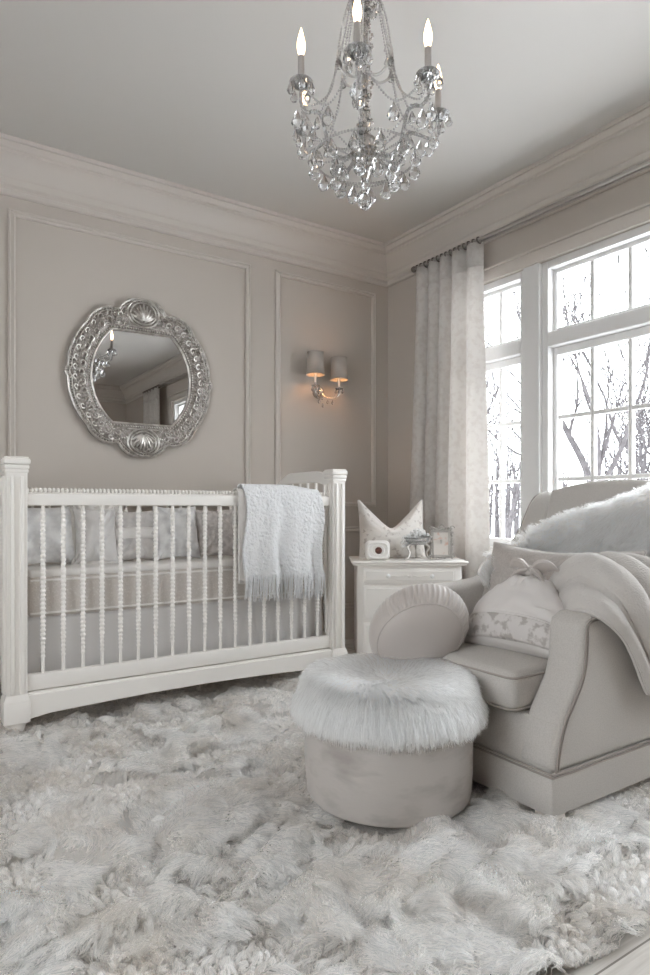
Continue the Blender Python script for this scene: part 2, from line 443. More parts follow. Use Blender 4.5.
struct('wall_right', MB().box(XR, XR + WT, YF, YB, 0, WZ0).box(XR, XR + WT, YF, YB, WZ1, ZC)
       .box(XR, XR + WT, YF, WY0, WZ0, WZ1).box(XR, XR + WT, WY1, YB, WZ0, WZ1), M['wall'])

# crown moulding
cp = [(0, -.235), (.016, -.235), (.022, -.228), (.022, -.214), (.014, -.208), (.014, -.196), (.03, -.185), (.036, -.170), (.036, -.158), (.044, -.15),
      (.05, -.138), (.06, -.112), (.076, -.086), (.096, -.066), (.104, -.062), (.104, -.048), (.116, -.044), (.124, -.034), (.128, -.02), (.142, -.02), (.142, 0), (0, 0)]
struct('trim_1', MB().prism([(YB - d, ZC + z) for d, z in cp], 'x', XL, XR), M['trim'], sharp=25)
struct('trim_2', MB().prism([(XR - d, ZC + z) for d, z in cp], 'y', YF, YB), M['trim'], sharp=25)
struct('trim_3', MB().prism([(XL + d, ZC + z) for d, z in cp], 'y', YF, YB), M['trim'], sharp=25)
struct('trim_4', MB().prism([(YF + d, ZC + z) for d, z in cp], 'x', XL, XR), M['trim'], sharp=25)
bp = [(0, 0), (.016, 0), (.016, .105), (.012, .118), (.012, .128), (.005, .14), (0, .14)]
struct('baseboard_back', MB().prism([(YB - d, z) for d, z in bp], 'x', XL, XR), M['trim'], sharp=25)
struct('baseboard_right', MB().prism([(XR - d, z) for d, z in bp], 'y', YF, YB), M['trim'], sharp=25)
struct('baseboard_left', MB().prism([(XL + d, z) for d, z in bp], 'y', YF, YB), M['trim'], sharp=25)

# picture-frame panel moulding on the back wall
def panel(name, x0, x1, z0, z1, w=0.034):
    mb = MB(); prof = [(0, 0), (0, .012), (.006, .016), (.012, .010), (.018, .013), (.026, .020), (w, .016), (w, 0)]
    rings = []
    for (i, d) in prof:
        rings.append([(x0 + i, YB - d, z0 + i), (x1 - i, YB - d, z0 + i), (x1 - i, YB - d, z1 - i), (x0 + i, YB - d, z1 - i)])
    mb.grid(np.array(rings), cv=True)
    struct(name, mb, M['trim'], sharp=20)
tn = 5
for (x0, x1) in ((-1.06, .30), (.476, 1.834), (2.01, 2.814)):
    panel('trim_%d' % tn, x0, x1, 0.90, 2.40); tn += 1
    panel('trim_%d' % tn, x0, x1, 0.21, 0.765); tn += 1

# windows: one empty per unit, its frame, its sash bars and its panes
def window(name, y0, y1, cols, place=lambda v: v, WZ0=WZ0, zlow=.715):
    w = bpy.data.objects.new(name, None); w.location = place(np.array([[XR, (y0 + y1) / 2, WZ0]]))[0]; COL.objects.link(w); w['kind'] = 'structure'
    def obj(nm, mb, *a, **k):
        mb.V = [place(v) for v in mb.V]; return globals()['obj'](nm, mb, *a, **k)
    fr = MB(); j = 0.04
    fr.box(XR + .002, XR + .13, y1 - j, y1, WZ0, WZ1, .003, 1).box(XR + .002, XR + .13, y0, y0 + j, WZ0, WZ1, .003, 1)
    fr.box(XR + .002, XR + .13, y0 + j, y1 - j, WZ1 - .04, WZ1, .003, 1).box(XR - .002, XR + .13, y0 + j, y1 - j, 1.762, 1.84, .004, 1)
    fr.box(XR + .002, XR + .13, y0 + j, y1 - j, WZ0, WZ0 + .035, .003, 1)
    obj('window_frame', fr, M['sash'], w, smooth=False)
    for (za, zb, rows) in ((1.866, 2.165, 1), (zlow, 1.72, 3)):
        a, b = y0 + j, y1 - j; lo = (1.84 if rows == 1 else WZ0 + .035); hi = (WZ1 - .04 if rows == 1 else 1.762)
        s = MB(); ga, gb = a + .022, b - .022
        x0, x1 = XR + .05, XR + .095
        s.box(x0, x1, a, ga, lo, hi, .003, 1).box(x0, x1, gb, b, lo, hi, .003, 1).box(x0, x1, ga, gb, lo, za, .003, 1).box(x0, x1, ga, gb, zb, hi, .003, 1)
        so = obj('sash', s, M['sash'], w, smooth=False)
        mu = MB()
        for c in range(1, cols):
            yy = ga + (gb - ga) * c / cols; mu.box(x0 + .008, x1 - .008, yy - .011, yy + .011, za, zb, .003, 1)
        for c in range(1, rows):
            zz = za + (zb - za) * c / rows; mu.box(x0 + .0095, x1 - .0095, ga, gb, zz - .011, zz + .011, .003, 1)
        obj('muntin_grid', mu, M['sash'], w, smooth=False)
        obj('pane', MB().box(XR + .070, XR + .074, ga, gb, za, zb), M['glass'], w, smooth=False)
window('window_1', 2.389, 2.85, 2)
window('window_2', 1.13, 2.283, 5)
window('window_3', -.13, 1.024, 5)
window('window_4', -.70, -.236, 2)
def on_left(v): v = v.copy(); v[:, 0] = XL - (v[:, 0] - XR); return v
window('fill_window', LY0, LY1, 5, on_left, .75, .83)  # unseen window added in the left wall to brighten the room
mu = [(2.283, 2.389), (1.024, 1.13), (-.236, -.13)]
for k, (a, b) in enumerate(mu):
    struct('trim_%d' % (tn + k), MB().box(XR - .022, XR + .13, a, b, WZ0, WZ1, .004, 2), M['sash'])
tn += len(mu)
# casing around the whole group, sill and apron
struct('trim_%d' % tn, MB().box(XR - .024, XR, WY0 - .09, WY1 + .09, WZ1 + .002, WZ1 + .07, .004, 2).box(XR - .034, XR, WY0 - .1, WY1 + .1, WZ1 + .07, WZ1 + .085, .004, 2), M['trim'])
struct('trim_%d' % (tn + 1), MB().box(XR - .022, XR, WY1 + .001, WY1 + .09, WZ0, WZ1 + .002, .004, 2).box(XR - .022, XR, WY0 - .09, WY0 - .001, WZ0, WZ1 + .002, .004, 2), M['trim'])
struct('trim_%d' % (tn + 2), MB().box(XR - .07, XR + .05, WY0 - .11, WY1 + .11, WZ0 - .03, WZ0, .006, 2).box(XR - .02, XR, WY0 - .09, WY1 + .09, WZ0 - .12, WZ0 - .03, .004, 2), M['trim'])

# ============================================================================= OUTSIDE
struct('ground', MB().box(-60, 60, -60, 60, -.8, -.6), M['snow'])

def bare_tree(seed, H, depth=5):
    R = random.Random(seed); tr = MB(); br = MB(); kids_n = (4, 4, 4, 3, 2)
    def grow(p, d, L, r, lev, mb):
        n = 5 if lev < 2 else 4; pts = [p]; dd = d.copy()
        for k in range(n):
            dd = (dd + Vector((R.uniform(-1, 1), R.uniform(-1, 1), R.uniform(-.1, .5))) * (.10 + .04 * lev)).normalized()
            pts.append(pts[-1] + dd * (L / n))
        rr = np.linspace(r, max(r * .62, .006), n + 1)
        mb.tube([q[:] for q in pts], rr, 7 if lev == 0 else (5 if lev < 3 else 3))
        if lev >= depth: return
        m = kids_n[lev]; ph = R.uniform(0, 6.28)
        side = dd.cross(Vector((.3, .2, 1))).normalized() if abs(dd.z) < .98 else Vector((1, 0, 0)); fwd = side.cross(dd).normalized()
        for c in range(m):
            t = len(pts) - 1 if c < 2 else R.randint(2, n)
            a = ph + c * 2 * PI / m + R.uniform(-.5, .5); sp = R.uniform(.38, .75) if c else R.uniform(.1, .3)
            nd = (dd + (side * math.cos(a) + fwd * math.sin(a)) * sp + Vector((0, 0, .12))).normalized()
            grow(pts[t], nd, L * R.uniform(.62, .86) if lev else L * R.uniform(.6, .8), max(rr[t] * (.62 if c else .85), .0075), lev + 1, br)
    grow(Vector((0, 0, 0)), Vector((0, 0, 1)), H * .27, H * .017, 0, tr)
    return tr, br

protos = []
def plant(kind, x, y, rot, sc, label, group):
    if protos[kind].get('used'):
        o = copy_tree(protos[kind]); 
        if 'used' in o: del o['used']
    else:
        o = protos[kind]; o['used'] = 1
    o.location = (x, y, -.6); o.rotation_euler = (0, 0, rot); o.scale = (sc, sc, sc)
    o['label'] = label; o['group'] = group
    return o
for sd, H in ((3, 7.0), (11, 7.5), (23, 6.0)):
    t = thing('bare_tree', 'bare tree', 'tree', (0, 0, 0))
    a, b = bare_tree(sd, H)
    obj('trunk', a, M['bark'], t); obj('branches', b, M['bark'], t)
    protos.append(t)
GT = 'bare winter trees outside the windows'
plant(0, 7.4, 4.7, .4, .85, 'bare tree just outside, forking behind the middle panes of the wide window', GT)
plant(1, 8.6, 9.0, 2.2, .8, 'bare tree seen through the narrow window beside the curtain', GT)
plant(2, 11.4, 6.6, 1.1, .95, 'farther bare tree with fine twigs behind the right-hand panes of the wide window', GT)
for k, (x, y) in enumerate(((12.4, 12.4), (15.6, 8.9), (15.6, 13.4), (11.0, 2.6), (11.0, -1.8), (19.4, 12.2))):
    plant((k + 1) % 3, x, y, 1.7 * k, .95, 'distant bare tree in the hazy wood beyond the window', 'distant bare trees of the wood')
for p in protos:
    if 'used' in p: del p['used']

wd = MB(); R = random.Random(17)
for k in range(150):
    t = k / 150; y = 2 + 44 * t + R.uniform(-.6, .6); x = 27 + R.uniform(-3, 4) - .12 * y; H = R.uniform(3.2, 5.2); p = np.array([x, y, -.6])
    tp = p + np.array([R.uniform(-.3, .3), R.uniform(-.4, .4), H]); wd.tube([p, (p + tp) / 2 + [0, R.uniform(-.1, .1), 0], tp], [.09, .06, .02], 4)
    for q in range(16):
        f = R.uniform(.15, .95); b = p + (tp - p) * f; L_ = (1.15 - f) * R.uniform(.8, 1.7)
        d = np.array([R.uniform(-.6, .6), R.choice((-1, 1)) * R.uniform(.4, 1), R.uniform(.3, 1.0)]) * L_; wd.tube([b, b + d * .5, b + d + [0, 0, .15]], [.035, .022, .010], 3)
woods = obj('woods', wd, M['bark']); tag(woods, 'hazy line of bare woods far behind the garden trees', 'woods', kind='stuff')

# ============================================================================= RUG
RX0, RX1, RY0, RY1 = -.85, 2.62, .775, 3.02
def rug_inside(x, y):
    e = .05 * (fbm(np.stack([x * 4, y * 4], -1), 3, 41) - .5) * 2
    return (x > RX0 + e) & (x < RX1 + e) & (y > RY0 + .5 * e) & (y < RY1 + 1.4 * e)
def rug_fields(x, y):
    p = np.stack([x, y], -1)
    wx = (fbm(p * 3.1 + 5, 3, 51) - .5) * .32; wy = (fbm(p * 3.1 + 19, 3, 52) - .5) * .32
    q = np.stack([x + wx, y + wy], -1)
    n = fbm(q * np.array([5.2, 7.0]), 3, 53)
    lm = smooth(.40, .54, n)
    ridge = fbm(q * np.array([9, 12.0]) + 7, 2, 54)
    hgt = .008 + .016 * lm + .032 * lm * smooth(.35, .75, ridge)
    ang = fbm(p * 2.1 + 3, 2, 55) * 9.0 + 2.0 * fbm(p * 5 + 8, 2, 56)
    return lm, hgt, ang
rug = thing('shag_rug', 'cream shaggy fur rug with raised swirling patches across the floor', 'rug', ((RX0 + RX1) / 2, (RY0 + RY1) / 2, 0.0))
gx = np.linspace(RX0 - .06, RX1 + .06, 230); gy = np.linspace(RY0 - .06, RY1 + .06, 150)
GX, GY = np.meshgrid(gx, gy, indexing='ij')
lm, hg, an = rug_fields(GX, GY)
ins = rug_inside(GX, GY)
mb = MB(); idx = -np.ones(GX.shape, int); Vt = []; 
P3 = np.stack([GX, GY, hg], -1)
ok = ins[:-1, :-1] & ins[1:, :-1] & ins[1:, 1:] & ins[:-1, 1:]
use = np.zeros(GX.shape, bool); use[:-1, :-1] |= ok; use[1:, :-1] |= ok; use[1:, 1:] |= ok; use[:-1, 1:] |= ok
idx[use] = np.arange(use.sum())
F = [(idx[i, j], idx[i + 1, j], idx[i + 1, j + 1], idx[i, j + 1]) for i, j in zip(*np.nonzero(ok))]
top = MB().add(P3[use], F)
ob = obj('backing', top, M['rugbase'], rug, sharp=180)
NR = 520000
px = RNG.uniform(RX0 - .06, RX1 + .06, NR * 2); py = RNG.uniform(RY0 - .06, RY1 + .06, NR * 2)
keep = rug_inside(px, py)
# fewer strands where the floor lies far from the window seat and the chair
keep &= (RNG.random(len(px)) < np.where((px < -.05) | (py > 2.75), .35, 1.0))
# leave the pile pressed flat under feet and the pouffe
keep &= ~(np.hypot(px - 1.258, py - 1.545) < .235)
for fx, fy in ((1.545, 1.175), (2.56, 1.175), (1.545, 1.935), (2.56, 1.935)):
    keep &= ~((np.abs(px - fx) < .045) & (np.abs(py - fy) < .045))
px, py = px[keep][:NR], py[keep][:NR]
lm, hg, an = rug_fields(px, py)
an = an + RNG.normal(0, .35, len(px))
ln = lm * (.75 + .5 * RNG.random(len(px)))
D = np.stack([np.cos(an) * (.25 + 1.0 * lm), np.sin(an) * (.25 + 1.0 * lm), .75 - .2 * lm], -1) + RNG.normal(0, .22, (len(px), 3))
Lh = .020 + .038 * ln
Pr = np.stack([px, py, hg - .002], -1)
flat = np.stack([px, py, px * 0], -1)
cl = clumps(flat, .026)
fur('pile', Pr, D, Lh, M['rugfur'], rug, rad=.0011, K=5, droop=.08 + .36 * lm, curl=.10, clump=cl, clump_amt=.68, taper=.3)

# ============================================================================= CRIB
X0, X1, Yf, Yb_ = .389, 1.888, 2.747, 3.44
crib = thing('crib', 'antique white crib with spool-turned spindles and beaded top rail', 'crib', ((X0 + X1) / 2, (Yf + Yb_) / 2, 0))
def post_mb(cx, cy, top):
    m = MB(); w = .0375
    m.box(cx - w, cx + w, cy - w, cy + w, .17, top - .055, .003, 1)
    for sx in (-.017, .017):                                        # raised flutes on the two outer faces
        m.box(cx + sx - .007, cx + sx + .007, cy - w - .009, cy - w + .002, .185, top - .075, .003, 2)
        m.box(cx - w - .009, cx - w + .002, cy + sx - .007, cy + sx + .007, .185, top - .075, .003, 2)
    m.box(cx - .047, cx + .047, cy - .047, cy + .047, .072, .158, .004, 2)
    m.lathe([(.047 * 1.38, .158), (.0385 * 1.36, .182)], (cx, cy, 0), 4)
    V = m.V[-1]; c = np.array([cx, cy, 0]); d = V - c; a = PI / 4
    m.V[-1] = np.stack([d[:, 0] * math.cos(a) - d[:, 1] * math.sin(a), d[:, 0] * math.sin(a) + d[:, 1] * math.cos(a), d[:, 2]], -1) + c
    m.box(cx - .041, cx + .041, cy - .041, cy + .041, top - .062, top - .048, .003, 2)
    m.box(cx - .044, cx + .044, cy - .044, cy + .044, top - .048, top - .030, .006, 3)
    m.box(cx - .048, cx + .048, cy - .048, cy + .048, top - .030, top - .006, .008, 3)
    m.box(cx - .042, cx + .042, cy - .042, cy + .042, top - .006, top, .003, 1)
    return m
for (cx, cy, tp) in ((X0, Yf, 1.093), (X1, Yf, 1.093), (X0, Yb_, 1.03), (X1, Yb_, 1.03)):
    p = obj('corner_post', post_mb(cx, cy, tp), M['crib'], crib, sharp=25)
    obj('foot', MB().lathe([(.020, .004), (.024, .012), (.034, .05), (.040, .062), (.041, .072)], (cx, cy, 0), 16), M['crib'], p)
for yc, nm in ((Yf, 'front'), (Yb_, 'back')):
    obj('top_rail', MB().box(X0 + .03, X1 - .03, yc - .018, yc + .018, .906, .952, .004, 2).box(X0 + .03, X1 - .03, yc - .013, yc + .013, .952, .957, .002, 1), M['crib'], crib)
    b = MB(); nb = 88
    for k in range(nb):
        x = X0 + .042 + (X1 - X0 - .084) * k / (nb - 1)
        b.ball((x, yc, .966), .0105, 8, (.78, 1.25, 1))
    obj('beading', b, M['crib'], crib)
    obj('bottom_rail', MB().box(X0 + .03, X1 - .03, yc - .020, yc + .016, .186, .247, .004, 2), M['crib'], crib)
# apron board under the front rail, lifting in a shallow arch
ap = [(X0 + .04, .175), (X1 - .04, .175), (X1 - .04, .080), (X1 - .12, .092)] + [(X1 - .12 + (X0 - X1 + .24) * t, .092 + .016 * math.sin(PI * t)) for t in np.linspace(.05, .95, 16)] + [(X0 + .12, .092), (X0 + .04, .080)]
obj('apron', MB().prism([(x, z) for x, z in ap], 'y', Yf - .034, Yf + .004, .003, 1).box(X0 + .04, X1 - .04, Yf - .026, Yf + .004, .172, .182, .002, 1), M['crib'], crib)
obj('apron', MB().prism([(x, z) for x, z in ap], 'y', Yb_ - .004, Yb_ + .034, .003, 1), M['crib'], crib)
# spool spindles
z0, z1, pitch = .247, .906, .0172
zz = [z0, z0 + .03, z0 + .055]; rr = [.0075, .0065, .0062]
z = z0 + .055
while z < z1 - .012 - pitch:
    big = .0108 if z > z0 + .12 else .0088
    for f, q in ((.12, .55), (.3, .9), (.5, 1.0), (.7, .9), (.88, .55)):
        zz.append(z + pitch * f); rr.append(big * (.30 + .70 * q) if q < .9 else big * q)
    z += pitch
zz += [z1 - .006, z1]; rr += [.007, .0075]
sp_proto = obj('spindle', MB().lathe(list(zip(rr, [a - z0 for a in zz])), (0, 0, 0), 10), M['crib'], crib, local=True, sharp=60)
rl = Vector(crib.location)
spots = [(x, Yf) for x in np.linspace(.4885, 1.779, 18)] + [(x, Yb_) for x in np.linspace(.4885, 1.779, 18)]
spots += [(X0, y) for y in np.linspace(Yf + .1, Yb_ - .1, 7)] + [(X1, y) for y in np.linspace(Yf + .1, Yb_ - .1, 7)]
for k, (x, y) in enumerate(spots):
    s = sp_proto if k == 0 else sp_proto.copy()
    if k: COL.objects.link(s); s.parent = crib
    s.location = Vector((x, y, z0)) - rl
# end boards with a camel-back top
for xc in (X0, X1):
    ys = np.linspace(Yf + .03, Yb_ - .03, 24); tt = (ys - ys[0]) / (ys[-1] - ys[0])
    topz = 1.070 + .022 * smooth(0, .25, tt) - .075 * smooth(.62, 1, tt)
    botz = topz - .055 - .06 * np.clip((1 - tt) * 0, 0, 1)
    pts = [(y, z) for y, z in zip(ys, topz)] + [(y, max(z, .905)) for y, z in zip(ys[::-1], (topz - .06)[::-1])]
    e = MB().prism(pts, 'x', xc - .014, xc + .014, .003, 1)
    obj('end_board', e, M['crib'], crib)
    obj('end_bottom_rail', MB().box(xc - .016, xc + .016, Yf + .03, Yb_ - .03, .186, .247, .003, 1), M['crib'], crib)
    obj('end_mid_rail', MB().box(xc - .014, xc + .014, Yf + .03, Yb_ - .03, .900, .955, .003, 1), M['crib'], crib)
    for y in np.linspace(Yf + .1, Yb_ - .1, 7): obj('baluster', MB().box(xc - .006, xc + .006, y - .006, y + .006, .95, 1.03), M['crib'], crib)
obj('slat_base', MB().box(X0 + .03, X1 - .03, Yf + .085, Yb_ - .02, .43, .455, .003, 1), M['crib'], crib)

# mattress on the slat base
mt = thing('crib_mattress', 'quilted champagne crib mattress under a white sheet', 'mattress', ((X0 + X1) / 2, (Yf + Yb_) / 2, .456))
r = rbox(1.40, .615, .165, .03, 12); r.xf(Matrix.Translation(((X0 + X1) / 2, 3.092, .456 + .0825)))
obj('mattress_body', r, M['matt'], mt)
r = rbox(1.385, .60, .032, .014, 10); r.xf(Matrix.Translation(((X0 + X1) / 2, 3.092, .632)))
obj('fitted_sheet', r, M['sheet'], mt)
pl = MB()
for zc in (.475, .606): pl.tube([(X0 + .06, 2.786, zc), (X1 - .06, 2.786, zc)], .005, 6)
obj('piping', pl, M['sheet'], mt)

# bed skirt below the mattress
n = 240; xs = np.linspace(X0 + .05, X1 - .05, n); zs = np.linspace(.20, .462, 12)
pleat = .012 * np.sin(xs * 2 * PI / .085) * smooth(1.15, 1.5, xs) + .004 * np.sin(xs * 2 * PI / .21)
P = np.zeros((n, 12, 3)); P[..., 0] = xs[:, None]; P[..., 2] = zs[None]
P[..., 1] = 2.805 + pleat[:, None] * (1.15 - (zs[None] - .2) / .26)
sk = obj('crib_skirt', MB().grid(P), M['skirt'], sharp=180)
tag(sk, 'pale grey satin bed skirt hanging behind the crib spindles', 'bed skirt')
md = sk.modifiers.new('thick', 'SOLIDIFY'); md.thickness = .002

# pillows in the crib, leaning on the back rail
GP = 'pillows along the back of the crib'
for (x, w, h, t, mk, lab, sd, rz, y) in (
        (.545, .255, .265, .13, 'silvervel', 'shiny silver velvet pillow nearest the left end of the crib', 3, .12, 2.975),
        (.750, .185, .255, .10, 'whitepil', 'smaller white satin pillow with ruffled edge, second from the left in the crib', 5, -.1, 2.96),
        (.935, .215, .245, .11, 'greypil', 'grey pillow with a pale band at the middle of the crib', 8, .05, 2.98),
        (1.135, .215, .265, .11, 'silvervel', 'glossy silver pillow right of the banded grey one in the crib', 12, -.06, 2.97),
        (1.345, .23, .25, .11, 'pinkpil', 'blush woven pillow beside the hanging throw in the crib', 15, .04, 2.98)):
    mb, rim = pillow(w, h, t, seed=sd, pinch=.09, wr=.008)
    m = frame_from((x, y, .650), (math.cos(rz), math.sin(rz), 0), (0, .30, 1))
    if mk in ('whitepil', 'greypil'):
        th = thing('crib_pillow', lab, 'pillow', (x, y, .650), 0, GP)
        obj('cover', mb.xf(m), M[mk], th)
        q = MB()
        if mk == 'greypil':
            b2 = MB(); n = 30
            wv = np.linspace(-1, 1, n); hb = np.linspace(-.026, .026, 4)
            G = np.zeros((n, 4, 3)); G[..., 0] = (w * .47) * wv[:, None]; G[..., 2] = h * .5 + hb[None]
            G[..., 1] = -(t / 2 * np.clip(1 - wv ** 2, 0, 1) ** .42 + .004)[:, None]
            b2.grid(G).xf(m); bb = obj('band', b2, M['sheet'], th); bb['label'] = 'pale cotton band'
            s = bb.modifiers.new('thick', 'SOLIDIFY'); s.thickness = .003
        else:
            k = len(rim); cen = np.array([0, 0, h / 2]); out = nrm(rim - cen)
            a = np.arange(k) / k * 2 * PI * 26
            rows = [rim - out * .004, rim + out * .012 + np.stack([0 * a, .006 * np.sin(a), 0 * a], -1), rim + out * .026 + np.stack([0 * a, .010 * np.sin(a), 0 * a], -1)]
            q.grid(np.stack(rows, 1), cu=True).xf(m); rf = obj('ruffle', q, M['sheet'], th, sharp=180)
            s = rf.modifiers.new('thick', 'SOLIDIFY'); s.thickness = .002
    else:
        q = obj('crib_pillow', mb.xf(m), M[mk]); tag(q, lab, 'pillow', GP)

# throw over the front rail of the crib
thw = thing('fringed_throw', 'white fleece throw with fringe folded over the crib front rail', 'throw blanket', (1.56, 2.72, .50))
def throw_sheet(xa, xb, path, n, m_, seed, amp=.010):
    pa = catmull(np.array(path), m_); u = np.linspace(0, 1, n)
    P = np.zeros((n, m_, 3)); P[..., 0] = (xa + (xb - xa) * u)[:, None]; P[..., 1] = pa[None, :, 0]; P[..., 2] = pa[None, :, 1]
    hang = np.clip((.97 - P[..., 2]) / .35, 0, 1)
    P[..., 1] -= hang * amp * (np.sin(u * 2 * PI * 2.6 + seed)[:, None] + .6 * np.sin(u * 2 * PI * 4.3 + 2 + seed)[:, None]) * np.where(P[..., 1] < Yf, 1, -1)
    P[..., 1] -= .010 * (fbm(np.stack([P[..., 0] * 14, P[..., 2] * 9], -1), 3, seed) - .5) * hang
    return P
Pm = throw_sheet(1.350, 1.775, [(2.690, .575), (2.692, .70), (2.698, .85), (2.706, .95), (2.722, .992), (2.747, 1.004), (2.775, .992), (2.792, .95), (2.80, .85), (2.806, .70)], 120, 170, 3, .015)
Pm[..., 1] -= .007 * (fbm(Pm * 75, 2, 33) - .5) * np.where(Pm[..., 1] < Yf, 1, -1)
Pm[..., 0] += (.012 * np.sin(Pm[..., 2] * 16))
Pm[..., 2] -= .022 * smooth(.5, 1, (Pm[..., 0] - 1.355) / .445)
a = obj('fleece', MB().grid(Pm), M['fleece'], thw, sharp=180)
md = a.modifiers.new('thick', 'SOLIDIFY'); md.thickness = .010; md.offset = 0
Pb = throw_sheet(1.322, 1.44, [(2.712, .545), (2.712, .70), (2.715, .88), (2.718, .955), (2.730, .980), (2.747, .985), (2.765, .978), (2.776, .95), (2.778, .80)], 24, 60, 9, .004)
b = obj('under_fold', MB().grid(Pb), M['fleeceback'], thw, sharp=180)
md = b.modifiers.new('thick', 'SOLIDIFY'); md.thickness = .008; md.offset = 0
fr = MB(); nT = 46
for k in range(nT):
    u = (k + .5) / nT; i = min(int(u * 119), 118); base = Pm[i, 0] + (Pm[i + 1, 0] - Pm[i, 0]) * (u * 119 - i)
    for q in range(3):
        L = .095 + .03 * random.random(); dx = random.uniform(-.012, .012)
        pts = [base + np.array([dx * .3 + random.uniform(-.004, .004), -.004 + .003 * q, .012]), base + np.array([dx * .5, -.006 + .004 * q, -.02]), base + np.array([dx * .8 + .003 * math.sin(k), -.004 + .004 * q, -.02 - L * .45]), base + np.array([dx * 1.3, 0 + .004 * q, -L])]
        fr.tube(catmull(pts, 7), np.array([.0042, .0046, .003, .0026, .0023, .002, .001]), 4)
obj('fringe', fr, M['fleece'], thw)

# ============================================================================= MIRROR
mc = np.array([1.155, YB - .004, 1.617])
mir = thing('wall_mirror', 'ornate silver framed mirror hanging above the crib', 'mirror', (mc[0], YB, 1.18))
th = np.linspace(0, 2 * PI, 361)[:-1]                                # angle from the top, clockwise
def angd(a, b): return np.abs((a - b + PI) % (2 * PI) - PI)
def outer(t):
    r = .400 + .012 * np.abs(np.sin(2 * t))
    for c, amp, w in ((0, .040, .26), (PI, .040, .26), (.62, .016, .16), (-.62, .016, .16), (PI - .62, .016, .16), (PI + .62, .016, .16), (PI / 2, .012, .05), (-PI / 2, .012, .05), (.36, -.012, .05), (-.36, -.012, .05), (PI - .36, -.012, .05), (PI + .36, -.012, .05)):
        r = r + amp * np.exp(-(angd(t, c) / w) ** 4)
    return r
def inner(t):
    # bowed sides, straight top and bottom with clipped corners
    x, zv = np.sin(t), np.cos(t)
    r1 = .250 / np.maximum(np.abs(zv) ** 1.0, 1e-6)
    s_ = np.abs(x); r2 = -.069 * s_ + np.sqrt((.069 * s_) ** 2 + .1115)
    return np.minimum(r1, r2)
def ring(f, d, off=0.0, t=th):
    rr = f(t) + off
    return np.stack([mc[0] + rr * np.sin(t), np.full_like(t, mc[1] - d), mc[2] + rr * np.cos(t)], -1)
def mix_ring(k, d, t=th):
    rr = inner(t) * (1 - k) + outer(t) * k
    return np.stack([mc[0] + rr * np.sin(t), np.full_like(t, mc[1] - d), mc[2] + rr * np.cos(t)], -1)
body = MB().grid(np.stack([mix_ring(0, .002), mix_ring(0, .014), mix_ring(.12, .018), mix_ring(.3, .028), mix_ring(.55, .034), mix_ring(.8, .028), mix_ring(.93, .020), mix_ring(1, .016), mix_ring(1, .0)], 0), cv=True)
obj('frame_body', body, M['silverfill'], mir)
rim = MB(); rim.tube(ring(outer, .022, -.004), .0075, 6, True); rim.tube(ring(outer, .026, -.022), .0035, 5, True)
rim.tube(ring(inner, .018, .006), .006, 6, True); rim.tube(ring(inner, .020, .036), .005, 6, True)
obj('rim', rim, M['silver'], mir)
bd = MB()
tt = np.linspace(0, 2 * PI, 131)[:-1]
for p in ring(inner, .021, .021, tt): bd.ball(p, .0058, 6)
tt = np.linspace(0, 2 * PI, 171)[:-1]
for p in ring(outer, .026, -.013, tt): bd.ball(p, .0042, 6)
obj('bead_border', bd, M['silver'], mir)
sc = MB(); R = random.Random(4)
def pol(t, k, d):
    rr = inner(np.array([t]))[0] * (1 - k) + outer(np.array([t]))[0] * k
    return np.array([mc[0] + rr * math.sin(t), mc[1] - d, mc[2] + rr * math.cos(t)])
def scroll(t, k, size, turn, flip, rad=.0052, d=.037):
    a = np.linspace(0, turn, 16); q = size * (1 - a / turn * .8)
    c = pol(t, k, d); ph = t * flip + (0 if flip > 0 else PI)
    pts = np.stack([c[0] + q * np.cos(a * flip + ph), np.full_like(a, c[1]) - .003 * np.sin(a), c[2] + q * np.sin(a * flip + ph)], -1)
    sc.tube(pts, np.linspace(rad, rad * .6, 16), 5)
for t in np.linspace(0, 2 * PI, 45)[:-1]:
    if angd(t, 0) < .30 or angd(t, PI) < .30: continue
    scroll(t, .46, .019, 5.4, 1); scroll(t + .07, .70, .017, 5.0, -1); scroll(t + .03, .88, .009, 4.5, 1, .003)
    scroll(t + .10, .30, .010, 4.5, -1, .003, .030)
    for q in range(2):
        sc.ball(pol(t + R.uniform(-.06, .06), R.uniform(.35, .85), .036), R.uniform(.004, .0065), 6)
for t0, sg in ((0, 1), (PI, -1)):                                      # shell cartouche at top and foot
    cz = mc[2] + sg * .352
    for k, q in enumerate((1.0, .8)):
        a = np.linspace(0, 2 * PI, 41)[:-1]
        sc.tube(np.stack([mc[0] + .088 * q * np.sin(a), np.full_like(a, mc[1] - .034), cz + sg * .006 + .076 * q * np.cos(a)], -1), .005 - .0012 * k, 6, True)
    for k in range(-4, 5):
        a = k * .32; ss = np.linspace(.12, 1, 8)
        pts = np.stack([mc[0] + .066 * ss * np.sin(a), np.full_like(ss, mc[1] - .036) - .006 * np.sin(ss * PI), cz - sg * .045 + sg * .105 * ss * np.cos(a * .8) * (1 - .08 * abs(k))], -1)
        sc.tube(pts, np.interp(ss, [.12, .6, 1], [.004, .0085, .003]), 6)
    for dx in (-1, 1):
        for k in range(5):
            t = t0 + dx * (.27 + .035 * k); sc.ball(pol(t, .55 + .08 * k, .034), .007 - .0006 * k, 6)
for t0 in (PI / 2, -PI / 2):
    for k in range(-2, 3): sc.ball(pol(t0 + k * .05, .97 - abs(k) * .06, .026), .008, 6)
obj('scrollwork', sc, M['silver'], mir)
g = MB(); g.grid(np.stack([ring(inner, .012, .002), ring(lambda t: inner(t) * 0 + .0005, .012)], 0), cv=True)
obj('mirror_glass', g, M['mirror'], mir, smooth=False)

